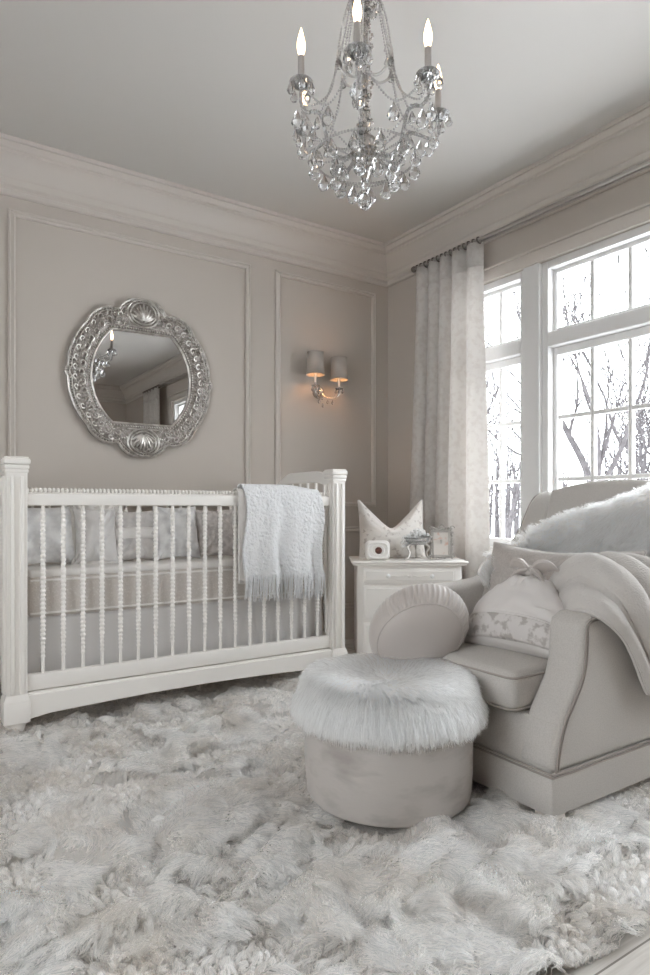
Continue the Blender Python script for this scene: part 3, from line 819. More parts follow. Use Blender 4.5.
# ============================================================================= SCONCE
sx, sz = 2.335, 1.66
sco = thing('wall_sconce', 'two-armed crystal wall sconce with small pleated shades, right of the mirror', 'wall light', (sx, YB, 1.53))
obj('back_plate', MB().lathe([(.001, -.022), (.03, -.022), (.042, -.010), (.045, 0)], (sx, YB - .001, sz), 20, axis='y').ball((sx, YB - .03, sz), .016, 10), M['chrome'], sco)
for dx, dz in ((-.092, .012), (.092, 0.0)):
    bx, by, bz = sx + dx, YB - .115, 1.735 + dz
    pts = catmull([(sx, YB - .02, sz), (sx + dx * .35, YB - .07, sz - .045), (sx + dx * .8, YB - .11, sz - .04), (bx, by, sz - .005), (bx, by, bz - .02)], 20)
    ar = obj('arm', MB().tube(pts, .005, 8), M['chrome'], sco)
    obj('bobeche', MB().lathe([(.003, -.004), (.016, -.002), (.027, .004), (.028, .007), (.014, .004), (.005, .008)], (bx, by, sz + .01), 14), M['crystal'], ar)
    sh = MB(); prof = [(.058, 0), (.050, .142)]
    sh.lathe(prof, (bx, by, bz), 40, caps=False)
    s_ = obj('lamp_shade', sh, M['shade'], ar); md = s_.modifiers.new('t', 'SOLIDIFY'); md.thickness = .0015
    for r_, zq in ((.058, 0), (.050, .142)):
        a = np.linspace(0, 2 * PI, 37)[:-1]; obj('shade_trim', MB().tube(np.stack([bx + r_ * np.cos(a), by + r_ * np.sin(a), np.full_like(a, bz + zq)], -1), .003, 5, True), M['shade'], ar)
    obj('candle_tube', MB().lathe([(.007, -.06), (.007, .012)], (bx, by, bz + .01), 10), M['plastic'], ar)
    obj('bulb', MB().lathe([(.006, .012), (.013, .028), (.014, .042), (.008, .062), (.001, .074)], (bx, by, bz + .01), 12), M['sbulb'], ar)
def drop_mb(h, r, seg=8):
    return MB().lathe([(r * .12, 0), (r * .55, -h * .28), (r * .95, -h * .58), (r, -h * .70), (r * .72, -h * .88), (r * .05, -h)], (0, 0, 0), seg)
sd_proto = obj('crystal_drop', drop_mb(.030, .0085, 6), M['crystal'], sco, local=True, smooth=False)
k = 0; rl = sco.location
for dx in (-.092, .092):
    for a in range(6):
        s = sd_proto if k == 0 else sd_proto.copy()
        if k: COL.objects.link(s); s.parent = sco
        s.location = Vector((sx + dx + .025 * math.cos(a * PI / 3), YB - .115 + .025 * math.sin(a * PI / 3), sz + .012)) - rl; k += 1
for (dx, dy, dz) in ((0, -.05, -.03), (-.03, -.07, -.05), (.03, -.07, -.055), (-.05, -.09, -.062), (.055, -.09, -.06), (0, -.06, -.08)):
    s = sd_proto.copy(); COL.objects.link(s); s.parent = sco; s.location = Vector((sx + dx, YB + dy, sz + dz)) - rl
cb = MB()
for dx in (-.092, .092):
    for q in range(14):
        t = q / 13; cb.ball((sx + dx * t, YB - .03 - .085 * t, sz + .02 - .07 * math.sin(PI * t)), .0045, 6)
obj('bead_strand', cb, M['bead'], sco)

# ============================================================================= CHANDELIER
cx, cy = 1.27, 1.677
ch = thing('chandelier', 'crystal chandelier with lit candle bulbs and hanging drops', 'chandelier', (cx, cy, 1.86))
obj('ceiling_canopy', MB().lathe([(.062, 0), (.060, -.012), (.045, -.026), (.02, -.034), (.008, -.04)], (cx, cy, ZC), 24), M['chrome'], ch)
obj('stem', MB().lathe([(.006, 2.66), (.006, 2.60), (.020, 2.595), (.028, 2.585), (.018, 2.57), (.010, 2.56), (.016, 2.53), (.022, 2.50), (.014, 2.47), (.010, 2.45), (.017, 2.42), (.023, 2.38), (.018, 2.33), (.010, 2.30),
     (.014, 2.28), (.020, 2.26), (.013, 2.24), (.011, 2.20), (.016, 2.17), (.020, 2.14), (.012, 2.11)][::-1], (cx, cy, 0), 14), M['crystal'], ch)
obj('rod', MB().lathe([(.005, 2.0), (.005, 2.67)], (cx, cy, 0), 8), M['chrome'], ch)
obj('hub_bowl', MB().lathe([(.004, 1.955), (.012, 1.965), (.020, 1.985), (.036, 2.01), (.046, 2.035), (.048, 2.05), (.036, 2.056), (.03, 2.075), (.034, 2.09), (.016, 2.11)], (cx, cy, 0), 24), M['chrome'], ch)
sl = MB()
for q in range(150):
    zq = 2.13 + .44 * q / 149; a_ = q * 1.35; r_ = .019 + .006 * math.sin(zq * 45); sl.ball((cx + r_ * math.cos(a_), cy + r_ * math.sin(a_), zq), .0055, 6)
obj('bead_sleeve', sl, M['chrome'], ch)
stu = MB()
for row, (r_, zq) in enumerate(((.047, 2.043), (.043, 2.028), (.037, 2.012), (.030, 1.998), (.022, 1.985))):
    for q in range(22 - 3 * row):
        a = q / (22 - 3 * row) * 2 * PI + row * .2; stu.ball((cx + r_ * math.cos(a), cy + r_ * math.sin(a), zq), .005, 6)
obj('studding', stu, M['bead'], ch)
obj('finial', MB().lathe([(.002, 1.915), (.010, 1.925), (.012, 1.935), (.006, 1.947), (.014, 1.956), (.004, 1.966)], (cx, cy, 0), 14), M['crystal'], ch)
obj('bottom_ball', MB().lathe([(.001, 1.862), (.012, 1.866), (.021, 1.877), (.0245, 1.889), (.021, 1.902), (.012, 1.911), (.003, 1.916)], (cx, cy, 0), 10), M['crystal'], ch, smooth=False)
big = obj('crystal_drop', drop_mb(.058, .0195, 8), M['crystal'], ch, local=True, smooth=False)
small = obj('crystal_drop', drop_mb(.040, .0125, 6), M['crystal'], ch, local=True, smooth=False)
used = {'b': 0, 's': 0}; rl = ch.location
def drop(kind, x, y, z):
    src = big if kind == 'b' else small
    o = src if not used[kind] else src.copy()
    if used[kind]: COL.objects.link(o); o.parent = ch
    used[kind] = 1; o.location = Vector((x, y, z)) - rl; o.rotation_euler = (random.uniform(-.06, .06), random.uniform(-.06, .06), random.uniform(0, 3))
def strand(pts, r=.0042, step=.0095):
    P = catmull(pts, 60); d = np.concatenate([[0], np.cumsum(np.linalg.norm(np.diff(P, axis=0), axis=1))]); m = MB()
    for q in np.arange(0, d[-1], step): m.ball([np.interp(q, d, P[:, c]) for c in range(3)], r, 6)
    return m
fd = math.atan2(.7988, .6048) + PI                                     # direction from the chandelier to the seat of the picture
ends = []
for k in range(5):
    a = fd + math.radians((-6, 62, 113, -128, -66)[k]); ux, uy = math.cos(a), math.sin(a); Rr = .218 if k not in (2, 3) else .268
    def at(r_, z): return (cx + ux * r_, cy + uy * r_, z)
    pts = catmull([at(.03, 2.05), at(.075, 2.015), at(.118, 2.03), at(.138, 2.09), at(.150, 2.135), at(.175, 2.145), at(Rr - .022, 2.137), at(Rr, 2.16), at(Rr, 2.215)], 36)
    arm = obj('arm', MB().tube(pts, np.linspace(.0065, .005, 36), 8), M['glassware'], ch)
    e = at(Rr, 0)
    ab = MB()
    for q in range(2, 34): ab.ball(pts[q] + np.array([.004 * math.sin(q * 2.1), .004 * math.cos(q * 2.1), .004 * math.cos(q * 1.3)]), .0052, 6)
    obj('bead_wrap', ab, M['bead'], arm); ab = MB()
    for q in range(12): ab.ball((e[0] + .024 * math.cos(q * PI / 6), e[1] + .024 * math.sin(q * PI / 6), 2.231), .0066, 6)
    obj('bead_collar', ab, M['bead'], arm)
    obj('bobeche', MB().lathe([(.006, 2.208), (.020, 2.211), (.034, 2.219), (.038, 2.226), (.036, 2.228), (.018, 2.220), (.010, 2.236), (.013, 2.243)], (e[0], e[1], 0), 16), M['glassware'], arm)
    obj('candle_tube', MB().lathe([(.0105, 2.226), (.0105, 2.306), (.008, 2.309)], (e[0], e[1], 0), 14), M['sleeve'], arm)
    obj('bulb', MB().lathe([(.007, 2.308), (.011, 2.320), (.0135, 2.336), (.0125, 2.352), (.007, 2.376), (.001, 2.396)], (e[0], e[1], 0), 14), M['flame'], arm)
    for q in range(5):
        b = q * 2 * PI / 5 + .4; drop('s', e[0] + .035 * math.cos(b), e[1] + .035 * math.sin(b), 2.219)
    drop('b', *at(.20, 2.125)); drop('s', *at(.135, 2.07)); drop('b', *at(.10, 2.01)); drop('s', *at(.165, 2.13)); drop('b', *at(.232, 2.135))
    up = catmull([at(.012, 2.30), at(.05, 2.285), at(.085, 2.31), at(.095, 2.35), at(.08, 2.37), at(.07, 2.35)], 24)
    obj('upper_scroll', MB().tube(up, np.linspace(.005, .0035, 24), 7), M['bead'], ch); drop('s', *at(.092, 2.335))
    obj('bead_strand', strand([at(.03, 2.60), at(.075, 2.46), at(.095, 2.35)]), M['bead'], ch)
    obj('bead_strand', strand([at(.095, 2.35), at(.12, 2.22), at(.19, 2.16), at(Rr, 2.215)]), M['bead'], ch)
    obj('bead_strand', strand([at(.155, 2.135), at(.10, 2.09), at(.047, 2.05)]), M['bead'], ch)
    ends.append((at(.155, 2.135), at(Rr, 2.215), at(.045, 2.545)))
for k in range(5):
    obj('bead_strand', strand([ends[k][2], tuple(np.array(ends[k][2]) * .55 + np.array(ends[k][0]) * .45 - np.array([0, 0, .05])), ends[k][0]]), M['bead'], ch)
    A, B = np.array(ends[k][1]), np.array(ends[(k + 1) % 5][1]); mid = (A + B) / 2 - np.array([0, 0, .10])
    obj('bead_strand', strand([tuple(A), tuple(mid), tuple(B)]), M['bead'], ch)
    drop('b', *(mid * [1, 1, 1] - [0, 0, .006]))
a = np.linspace(0, 2 * PI, 49)[:-1]
obj('top_crown', MB().tube(np.stack([cx + .046 * np.cos(a), cy + .046 * np.sin(a), np.full_like(a, 2.548)], -1), .005, 6, True)
    .tube(np.stack([cx + .030 * np.cos(a), cy + .030 * np.sin(a), np.full_like(a, 2.60)], -1), .004, 6, True), M['chrome'], ch)
for r_, zq in ((.095, 1.985), (.165, 2.030)):
    rg = MB()
    for q in range(int(r_ * 620)):
        b = q / int(r_ * 620) * 2 * PI; rg.ball((cx + r_ * math.cos(b), cy + r_ * math.sin(b), zq), .005, 6)
    obj('drop_ring', rg, M['bead'], ch)
for k in range(8): b = k * PI / 4 + .2; drop('s', cx + .046 * math.cos(b), cy + .046 * math.sin(b), 2.542)
for k in range(10): b = k * PI / 5 + .1; drop('b', cx + .095 * math.cos(b), cy + .095 * math.sin(b), 1.982)
for k in range(13): b = k * 2 * PI / 13; drop('b', cx + .165 * math.cos(b), cy + .165 * math.sin(b), 2.027)
for k in range(8):
    b = k * PI / 4; obj('bead_strand', strand([(cx + .165 * math.cos(b), cy + .165 * math.sin(b), 2.03), (cx + .10 * math.cos(b), cy + .09 * math.sin(b), 2.03), (cx + .047 * math.cos(b), cy + .047 * math.sin(b), 2.05)]), M['bead'], ch)

# ============================================================================= CURTAINS AND ROD
rod = thing('curtain_rod', 'double nickel curtain rod running above the windows', 'curtain rod', (XR - .1, 1.1, 2.43))
obj('front_rod', MB().tube([(XR - .125, 3.16, 2.44), (XR - .125, -1.45, 2.44)], .0105, 12), M['rod'], rod)
obj('rear_rod', MB().tube([(XR - .075, 3.12, 2.447), (XR - .075, -1.42, 2.447)], .008, 10), M['rod'], rod)
for yy in (3.18, -1.47):
    obj('finial', MB().ball((XR - .125, yy, 2.44), .020, 12), M['rope'], rod)
for yy in (3.10, 1.08, -1.38):
    obj('bracket', MB().box(XR - .135, XR - .002, yy - .006, yy + .006, 2.418, 2.428, .002, 1).lathe([(.020, -.006), (.020, 0)], (XR - .001, yy, 2.425), 14, axis='x'), M['rod'], rod)
def curtain(ya, yb, label, seed, flare, folds):
    c = thing('curtain', label, 'curtain', (XR - .125, (ya + yb) / 2, .02), 0, 'floor-length damask curtains')
    n, m_ = 260, 44; u = np.linspace(0, 1, n); zt, zb = 2.425, .045
    zs = np.linspace(zt, zb, m_); v = (zt - zs) / (zt - zb)
    amp = .022 + .016 * smooth(0, .5, v)
    W = u[:, None] * folds * 2 * PI + 1.5 * np.sin(u * 7 + seed)[:, None] * (.4 + .6 * smooth(.05, .8, v)[None]) + .8 * np.sin(v * 2.2 + seed)[None]
    X = XR - .125 + amp[None] * np.sin(W) + .006 * np.sin(W * 2.1 + seed) * v[None]
    Yv = ya + (yb - ya) * u[:, None] + (flare * (u - .45)[:, None] + .004 * np.cos(W)) * smooth(0, 1, v)[None]
    Yv = Yv + .012 * np.cos(W) * 1.0
    P = np.stack([np.clip(X, -9, XR - .035), Yv, np.repeat(zs[None], n, 0)], -1)
    P[..., 0] += .008 * (fbm(np.stack([P[..., 1] * 9, P[..., 2] * 2], -1), 2, seed) - .5) * v[None]
    d = obj('drape', MB().grid(P), M['curtain'], c, sharp=180)
    md = d.modifiers.new('t', 'SOLIDIFY'); md.thickness = .003; md.offset = 0
    hd = MB().grid(np.stack([P[:, 0] + [-.003, 0, .004], P[:, 2] + [-.004, 0, -.02]], 1)); h_ = obj('heading_tape', hd, M['curtain'], c, sharp=180)
    md = h_.modifiers.new('t', 'SOLIDIFY'); md.thickness = .003
    a = np.linspace(0, 2 * PI, 21)[:-1]
    for k in range(folds * 3):
        yy = ya + (yb - ya) * (k + .5) / (folds * 3)
        obj('curtain_ring', MB().tube(np.stack([XR - .125 + .018 * np.cos(a), np.full_like(a, yy) + .004 * np.sin(a * 1), 2.437 + .018 * np.sin(a)], -1), .0045, 6, True), M['rope'], c)
curtain(2.60, 3.16, 'cream damask curtain hanging in the corner beside the narrow window', 2, .12, 5)
curtain(-1.42, -.86, 'second cream damask curtain at the far end of the windows, reflected in the mirror', 5, .10, 5)

# ============================================================================= NIGHTSTAND (turned to cut the corner)
rz = math.radians(-33.6)
ns = thing('nightstand', 'small cream white three-drawer nightstand set across the corner', 'nightstand', (2.284, 2.625, 0), rz)
obj('carcass', MB().box(-.28, .28, 0, .34, .09, .588, .004, 2), M['nstand'], ns, local=True)
obj('top_board', MB().box(-.302, .302, -.020, .355, .588, .600, .004, 2).box(-.310, .310, -.028, .36, .600, .6125, .005, 3), M['nstand'], ns, local=True)
for sxx in (-.25, .25):
    for syy in (.03, .31):
        obj('leg', MB().lathe([(.016, 0), (.020, .02), (.028, .09)], (sxx, syy, 0), 12), M['nstand'], ns, local=True)
for (za, zb) in ((.495, .575), (.300, .482), (.105, .287)):
    dr = obj('drawer', MB().box(-.245, .245, -.014, .01, za, zb, .004, 2).box(-.232, .232, -.017, 0, za + .013, zb - .013, .003, 1), M['nstand'], ns, local=True)
    for kx in (-.115, .115):
        kb = obj('knob', MB().lathe([(.004, 0), (.004, -.008), (.011, -.014), (.012, -.020), (.006, -.026), (.001, -.027)], (kx, -.016, (za + zb) / 2), 12, axis='y'), M['icebead'], dr, local=True)
    if za > .45:
        sw = MB()
        for sgn in (-1, 1):
            xx = np.linspace(.0, .095, 14); sw.tube(np.stack([sgn * xx, np.full_like(xx, -.018), .533 + .006 * np.sin(xx * 90) * (1 - xx / .1)], -1), .0028, 5)
        sw.ball((0, -.019, .533), .008, 8, (1.6, .5, 1)); obj('swag', sw, M['nstand'], dr, local=True)
ROT = Matrix.Translation((2.284, 2.625, 0)) @ Matrix.Rotation(rz, 4, 'Z')
def nsp(x, y, z=.6130): return ROT @ Vector((x, y, z))
rgt = ROT.to_3x3() @ Vector((1, 0, 0)); bck = ROT.to_3x3() @ Vector((0, 1, 0))
# cushion with a chopped top behind the ornaments
mb, rim = pillow(.375, .33, .12, seed=31, pinch=.04, chop=.185, wr=.005, chopw=.48)
m = frame_from(nsp(-.068, .215, .6145), rgt + bck * .08, Vector((0, 0, 1)) + bck * .22)
th_ = thing('accent_cushion', 'speckled white cushion chopped to two points, standing on the nightstand', 'cushion', nsp(-.068, .215, .6145))
obj('cover', mb.xf(m), M['speckpil'], th_)
obj('piping', MB().tube(rim, .0035, 5, True).xf(m), M['sheet'], th_)
# white device with dark dial
dv = thing('sound_machine', 'small white rounded device with a dark red dial on the nightstand', 'sound machine', nsp(-.165, .07), rz)
r = rbox(.135, .055, .105, .026, 5); r.xf(Matrix.Translation((0, 0, .0525))); obj('housing', r, M['plastic'], dv, local=True)
a = np.linspace(0, 2 * PI, 41)[:-1]; sgnp = lambda v, p: np.sign(v) * np.abs(v) ** p
obj('front_ring', MB().tube(np.stack([.054 * sgnp(np.cos(a), .6), np.full_like(a, -.027), .0525 + .040 * sgnp(np.sin(a), .6)], -1), .006, 8, True)
    .tube(np.stack([.034 * np.cos(a), np.full_like(a, -.028), .0525 + .027 * np.sin(a)], -1), .004, 8, True), M['plastic'], dv, local=True)
obj('dial', MB().lathe([(.001, -.006), (.014, -.005), (.019, 0), (.019, .004)], (.004, -.029, .0525), 24, axis='y'), M['lens'], dv, local=True)
# crystal dish on curved legs
cd = thing('crystal_dish', 'cut crystal dish on curved silver legs between the dial and the photo frame', 'ornament', nsp(.055, .10), rz)
obj('bowl', MB().lathe([(.012, .078), (.045, .082), (.072, .098), (.082, .118), (.080, .122), (.066, .106), (.04, .094), (.005, .09)], (0, 0, 0), 14), M['glassware'], cd, local=True, smooth=False)
hp = MB(); R = random.Random(9)
for k in range(46):
    a_ = R.uniform(0, 6.28); q = R.uniform(0, .072) ; hp.ball((q * math.cos(a_) * 1.05, q * math.sin(a_) * .8, .112 + (.055 * (1 - (q / .075) ** 2)) * R.uniform(.5, 1)), R.uniform(.009, .015), 7)
for k in range(16):
    a_ = R.uniform(0, 6.28); q = R.uniform(0, .026); hp.ball((-.068 + q * math.cos(a_), -.012 + q * math.sin(a_), .092 + R.uniform(-.02, .02)), .010, 7)
h_ = obj('crystal_cluster', hp, M['icebead'], cd, local=True, smooth=False); h_['kind'] = 'stuff'
for (ax, ay) in ((-.052, -.03), (.056, -.03), (0, .05)):
    q = np.array([ax, ay]); pts = catmull([(q[0] * .7, q[1] * .7, .086), (q[0] * 1.1, q[1] * 1.1, .068), (q[0] * .85, q[1] * .85, .040), (q[0] * .95, q[1] * .95, .014), (q[0] * 1.3, q[1] * 1.3, .006)], 18)
    obj('leg', MB().tube(pts, np.linspace(.006, .0045, 18), 7).ball((q[0] * 1.3, q[1] * 1.3, .0075), .0075, 7), M['silver'], cd, local=True)
# ornate photo frame
pf = thing('photo_frame', 'small ornate silver photo frame beside the crystal dish', 'photo frame', nsp(.185, .085), rz - .12)
lean = Matrix.Rotation(math.radians(-10), 4, 'X')
f_ = MB(); w2, h2 = .058, .080
for (x0, x1, zz0, zz1) in ((-w2, -w2 + .018, 0, 2 * h2), (w2 - .020, w2, 0, 2 * h2), (-w2 + .018, w2 - .018, 0, .018), (-w2 + .018, w2 - .018, 2 * h2 - .018, 2 * h2)):
    f_.box(x0, x1, -.006, .006, zz0 + .008, zz1 + .008, .003, 2)
obj('frame_border', f_.xf(lean), M['pewter'], pf, local=True)
f_ = MB(); R = random.Random(2)
for k in range(60):
    t = k / 60 * 4; s_, fr_ = int(t), t - int(t)
    x, z = [(-w2 + 2 * w2 * fr_, 0), (w2, 2 * h2 * fr_), (w2 - 2 * w2 * fr_, 2 * h2), (-w2, 2 * h2 * (1 - fr_))][s_]
    f_.ball((x + R.uniform(-.004, .004), -.008, z + .010 + R.uniform(-.002, .004)), R.uniform(.004, .008), 6)
for (x, z) in ((-w2, 0), (w2, 0), (-w2, 2 * h2), (w2, 2 * h2), (0, 2 * h2 + .006)):
    a_ = np.linspace(0, 5.5, 14); q = .015 * (1 - a_ / 7); f_.tube(np.stack([x + q * np.cos(a_), np.full_like(a_, -.009), z + .012 + q * np.sin(a_)], -1), .003, 5)
obj('ornament', f_.xf(lean), M['pewter'], pf, local=True)
obj('photo', MB().box(-w2 + .016, w2 - .016, -.002, .001, .024, 2 * h2 - .008).xf(lean), M['photo'], pf, local=True, smooth=False)
obj('easel_back', MB().tube([(0, .004, .11), (0, .058, .004)], .005, 6), M['silver'], pf, local=True)

# ============================================================================= ARMCHAIR
AX0, AX1, AY0, AY1 = 1.51, 2.55, 1.14, 1.97
arm = thing('armchair', 'oatmeal linen wing armchair with taupe piping by the window', 'armchair', ((AX0 + AX1) / 2, (AY0 + AY1) / 2, 0))
obj('base_band', MB().box(AX0, AX1, AY0, AY1, .040, .158, .006, 3), M['chair'], arm)
obj('seat_apron', MB().prism([(1.516, .150), (1.519, .20), (1.533, .26), (1.549, .292), (AX1 - .02, .292), (AX1 - .02, .150)], 'y', AY0 + .012, AY1 - .012, .008, 3), M['chair'], arm)
prof = [(1.512, .158), (1.518, .20), (1.535, .26), (1.560, .312), (1.596, .36), (1.626, .405), (1.642, .45), (1.648, .51), (1.650, .545), (1.661, .571), (1.695, .586), (1.80, .589), (1.95, .592), (2.06, .602), (2.14, .626), (2.22, .668),
        (2.30, .735), (2.36, .80), (2.40, .86), (2.435, .915), (2.475, .955), (2.53, .972), (2.59, .964), (2.62, .93), (2.615, .80), (2.585, .50), (2.555, .158)]
for (ya, yb) in ((AY0, AY0 + .125), (AY1 - .125, AY1)):
    a_ = obj('arm', MB().prism(prof, 'y', ya, yb, .022, 4), M['chair'], arm, sharp=50)
    w_ = MB()
    for yy in ((ya + .012,) if ya == AY0 else (yb - .012,)):
        pts = catmull([(x - .0 + (.002 if yy < (ya + yb) / 2 else .0), yy + (-.007 if yy < (ya + yb) / 2 else .007), z + .001) for x, z in prof[:-3]], 120)
        for kk, off in ((0, .010), (1, .021)):
            tv = nrm(np.gradient(pts, axis=0)); nv = np.stack([tv[:, 2], 0 * tv[:, 0], -tv[:, 0]], -1)
            q = pts + nv * off; q[:, 1] = (ya - .0005) if yy < (ya + yb) / 2 else (yb + .0005)
            w_.tube(q, .0026, 5)
    obj('piping', w_, M['welt'], a_)
wb = MB()
loop = [(AX0 - .001, AY0 - .001), (AX1 + .001, AY0 - .001), (AX1 + .001, AY1 + .001), (AX0 - .001, AY1 + .001)]
for zq in (.160, .151):
    for i in range(4):
        p, q = loop[i], loop[(i + 1) % 4]; wb.tube([(p[0], p[1], zq), (q[0], q[1], zq)], .0032, 6)
obj('base_piping', wb, M['welt'], arm)
for (lx, ly) in ((AX0 + .034, AY0 + .034), (AX1 - .034, AY0 + .034), (AX0 + .034, AY1 - .034), (AX1 - .034, AY1 - .034)):
    obj('leg', MB().box(lx - .03, lx + .03, ly - .03, ly + .03, .002, .045, .004, 2), M['foot'], arm)
r = rbox(.76, .575, .112, .028, 12, crown=.030, bow=.012); r.xf(Matrix.Translation((1.497 + .38, 1.555, .297 + .056)))
sc_ = obj('seat_cushion', r, M['chair'], arm)
w_ = MB()
for zq in (.306, .398):
    lp_ = []
    for (qx, qy, a0) in ((1.525, 1.2955, PI), (2.229, 1.2955, 1.5 * PI), (2.229, 1.8145, 0), (1.525, 1.8145, .5 * PI)):
        for a_ in np.linspace(a0, a0 + PI / 2, 6): lp_.append((qx + .0265 * math.cos(a_), qy + .0265 * math.sin(a_), zq))
    w_.tube(lp_, .0038, 6, True)
obj('piping', w_, M['welt'], sc_)
# camel back between the wings
yy = np.linspace(1.262, 1.848, 26); tz = 1.012 - .040 * (np.abs(yy - 1.555) / .293) ** 2.2
mb = MB().prism([(y, z) for y, z in zip(yy, tz)] + [(1.848, .30), (1.262, .30)], 'x', 0, .17, .030, 5)
V = mb.verts(); V[:, 0] += 2.25 + .32 * (V[:, 2] - .42); V[:, 0] -= .03 * (V[:, 0] < 9) * np.clip(1 - ((V[:, 1] - 1.555) / .3) ** 2, 0, 1) * np.clip(1 - ((V[:, 2] - .66) / .36) ** 2, 0, 1)
mb.V = [V]; bk = obj('back', mb, M['chair'], arm, sharp=50)
w_ = MB(); w_.tube(np.stack([2.25 + .32 * (tz - .42) + .022, yy, tz - .004], -1), .0042, 6)
obj('piping', w_, M['welt'], bk)

# fur throw laid over the chair back
ft = thing('fur_throw', 'cream fur throw draped across the armchair back', 'throw blanket', (2.25, 1.55, .50))
T = catmull([(2.085, 1.862, .690), (2.20, 1.845, .740), (2.295, 1.80, .805), (2.325, 1.68, .855), (2.345, 1.556, .898), (2.365, 1.40, .945), (2.40, 1.27, .99), (2.45, 1.165, 1.005), (2.49, 1.10, .96)], 70)
B = catmull([(1.97, 1.838, .625), (2.10, 1.81, .55), (2.16, 1.77, .48), (2.17, 1.68, .46), (2.17, 1.556, .46), (2.18, 1.40, .47), (2.20, 1.29, .56), (2.27, 1.19, .70), (2.40, 1.095, .72)], 70)
v = np.linspace(0, 1, 30)
G = T[:, None] * (1 - v[None, :, None]) + B[:, None] * v[None, :, None]
bul = np.sin(PI * np.clip(v, 0, 1)) ** .6
G[..., 0] -= (.030 * bul)[None] + .018 * (fbm(G * 7, 2, 61) - .5) * bul[None]
G[..., 2] += (.012 * bul)[None]
ob = obj('hide', MB().grid(G), M['furbase'], ft, sharp=180)
md = ob.modifiers.new('t', 'SOLIDIFY'); md.thickness = .010; md.offset = 0
P, N_, fi = sample_grid(G, 60000)
N_ = np.where((N_[:, 0] > 0)[:, None], -N_, N_)
uu, vv = np.divmod(fi, 29)
ang = fbm(P * 6, 2, 71) * 7
D = N_ * .75 + np.stack([-.15 + 0 * ang, .35 * np.cos(ang) + .25, .35 * np.sin(ang) - .45], -1) + RNG.normal(0, .16, P.shape)
edge = (vv < 2)
D[edge] += np.stack([RNG.normal(-.3, .3, edge.sum()), RNG.normal(.2, .4, edge.sum()), RNG.uniform(.3, 1.0, edge.sum())], -1)
fur('fur_pile', P, D, .034 + .026 * RNG.random(len(P)), M['furthrow'], ft, rad=.0010, K=5, droop=.22, curl=.02, clump=clumps(P, .016), clump_amt=.5)

# lumbar pillow
lp = thing('lumbar_pillow', 'wide pearl grey woven pillow leaning on the armchair back', 'pillow', (2.03, 1.54, .44))
mb, rim = pillow(.66, .335, .15, n=40, seed=44, pinch=.06, wr=.007, chop=.022, chopw=.5)
m = frame_from((1.985, 1.545, .436), (.0, -1, .0), (.36, 0, 1))
obj('cover', mb.xf(m), M['lumbar'], lp); obj('piping', MB().tube(rim, .0035, 5, True).xf(m), M['lumbar'], lp)

# white pillow with bow
fp = thing('bow_pillow', 'white floral pillow tied with a bow at the top, on the armchair seat', 'pillow', (1.66, 1.43, .43))
mb, rim = pillow(.37, .275, .19, n=40, seed=52, pinch=.05, wr=.006)
def gather(V, w=.36, h=.275):
    V = V.copy(); k = smooth(.45, 1.02, V[:, 2] / h); V[:, 0] *= 1 - .62 * k; V[:, 1] *= 1 + .35 * k
    V[:, 0] += .010 * np.sin(V[:, 0] * 160) * k * .3; return V
mb.V = [gather(v) for v in mb.V]
m = frame_from((1.665, 1.425, .432), (.15, -.989, 0), (.175, .07, .21))
obj('cover', MB().add(mb.verts(), mb.F).xf(m), M['plainsatin'], fp)
n = 44; wv = np.linspace(-1, 1, n) * .985; hv = np.linspace(-.94, -.40, 14)
U, W = np.meshgrid(wv, hv, indexing='ij')
th2 = .095 * (np.clip(1 - U ** 2, 0, 1) * np.clip(1 - W ** 2, 0, 1)) ** .42 + .0075
G = np.stack([.185 * U * (1 - .05 * (1 - W ** 2) * np.abs(U) ** 1.5), -th2, .1375 * W * (1 - .05 * (1 - U ** 2) * np.abs(W) ** 1.5) + .1375], -1)
G = gather(G.reshape(-1, 3)).reshape(G.shape)
b2 = obj('floral_panel', MB().grid(G).xf(m), M['floral'], fp, sharp=180); b2['label'] = 'grey floral brocade panel'
md = b2.modifiers.new('t', 'SOLIDIFY'); md.thickness = .003
obj('seam', MB().tube(np.stack([G[:, -1, 0], G[:, -1, 1] - .001, G[:, -1, 2]], -1), .0035, 5).xf(m), M['plainsatin'], fp)
bw = MB()
for sg in (-1, 1):
    for (ang, L_, wd) in ((.25, .075, .021), (-.55, .062, .016)):
        ss = np.linspace(0, 1, 14); wv_ = wd * np.sin(PI * ss ** .8) + .003
        pts = np.stack([sg * L_ * ss * math.cos(ang), -.012 * np.sin(PI * ss), L_ * ss * math.sin(ang) + .012 * np.sin(PI * ss)], -1)
        bw.tube(pts, wv_, 10, flat=.45)
bw.ball((0, -.008, .004), .017, 12, (1.1, .8, 1))
mbow = m @ Matrix.Translation((.0, -.052, .272)) @ Matrix.Scale(1.25, 4)
obj('bow', bw.xf(mbow), M['velvet'], fp)

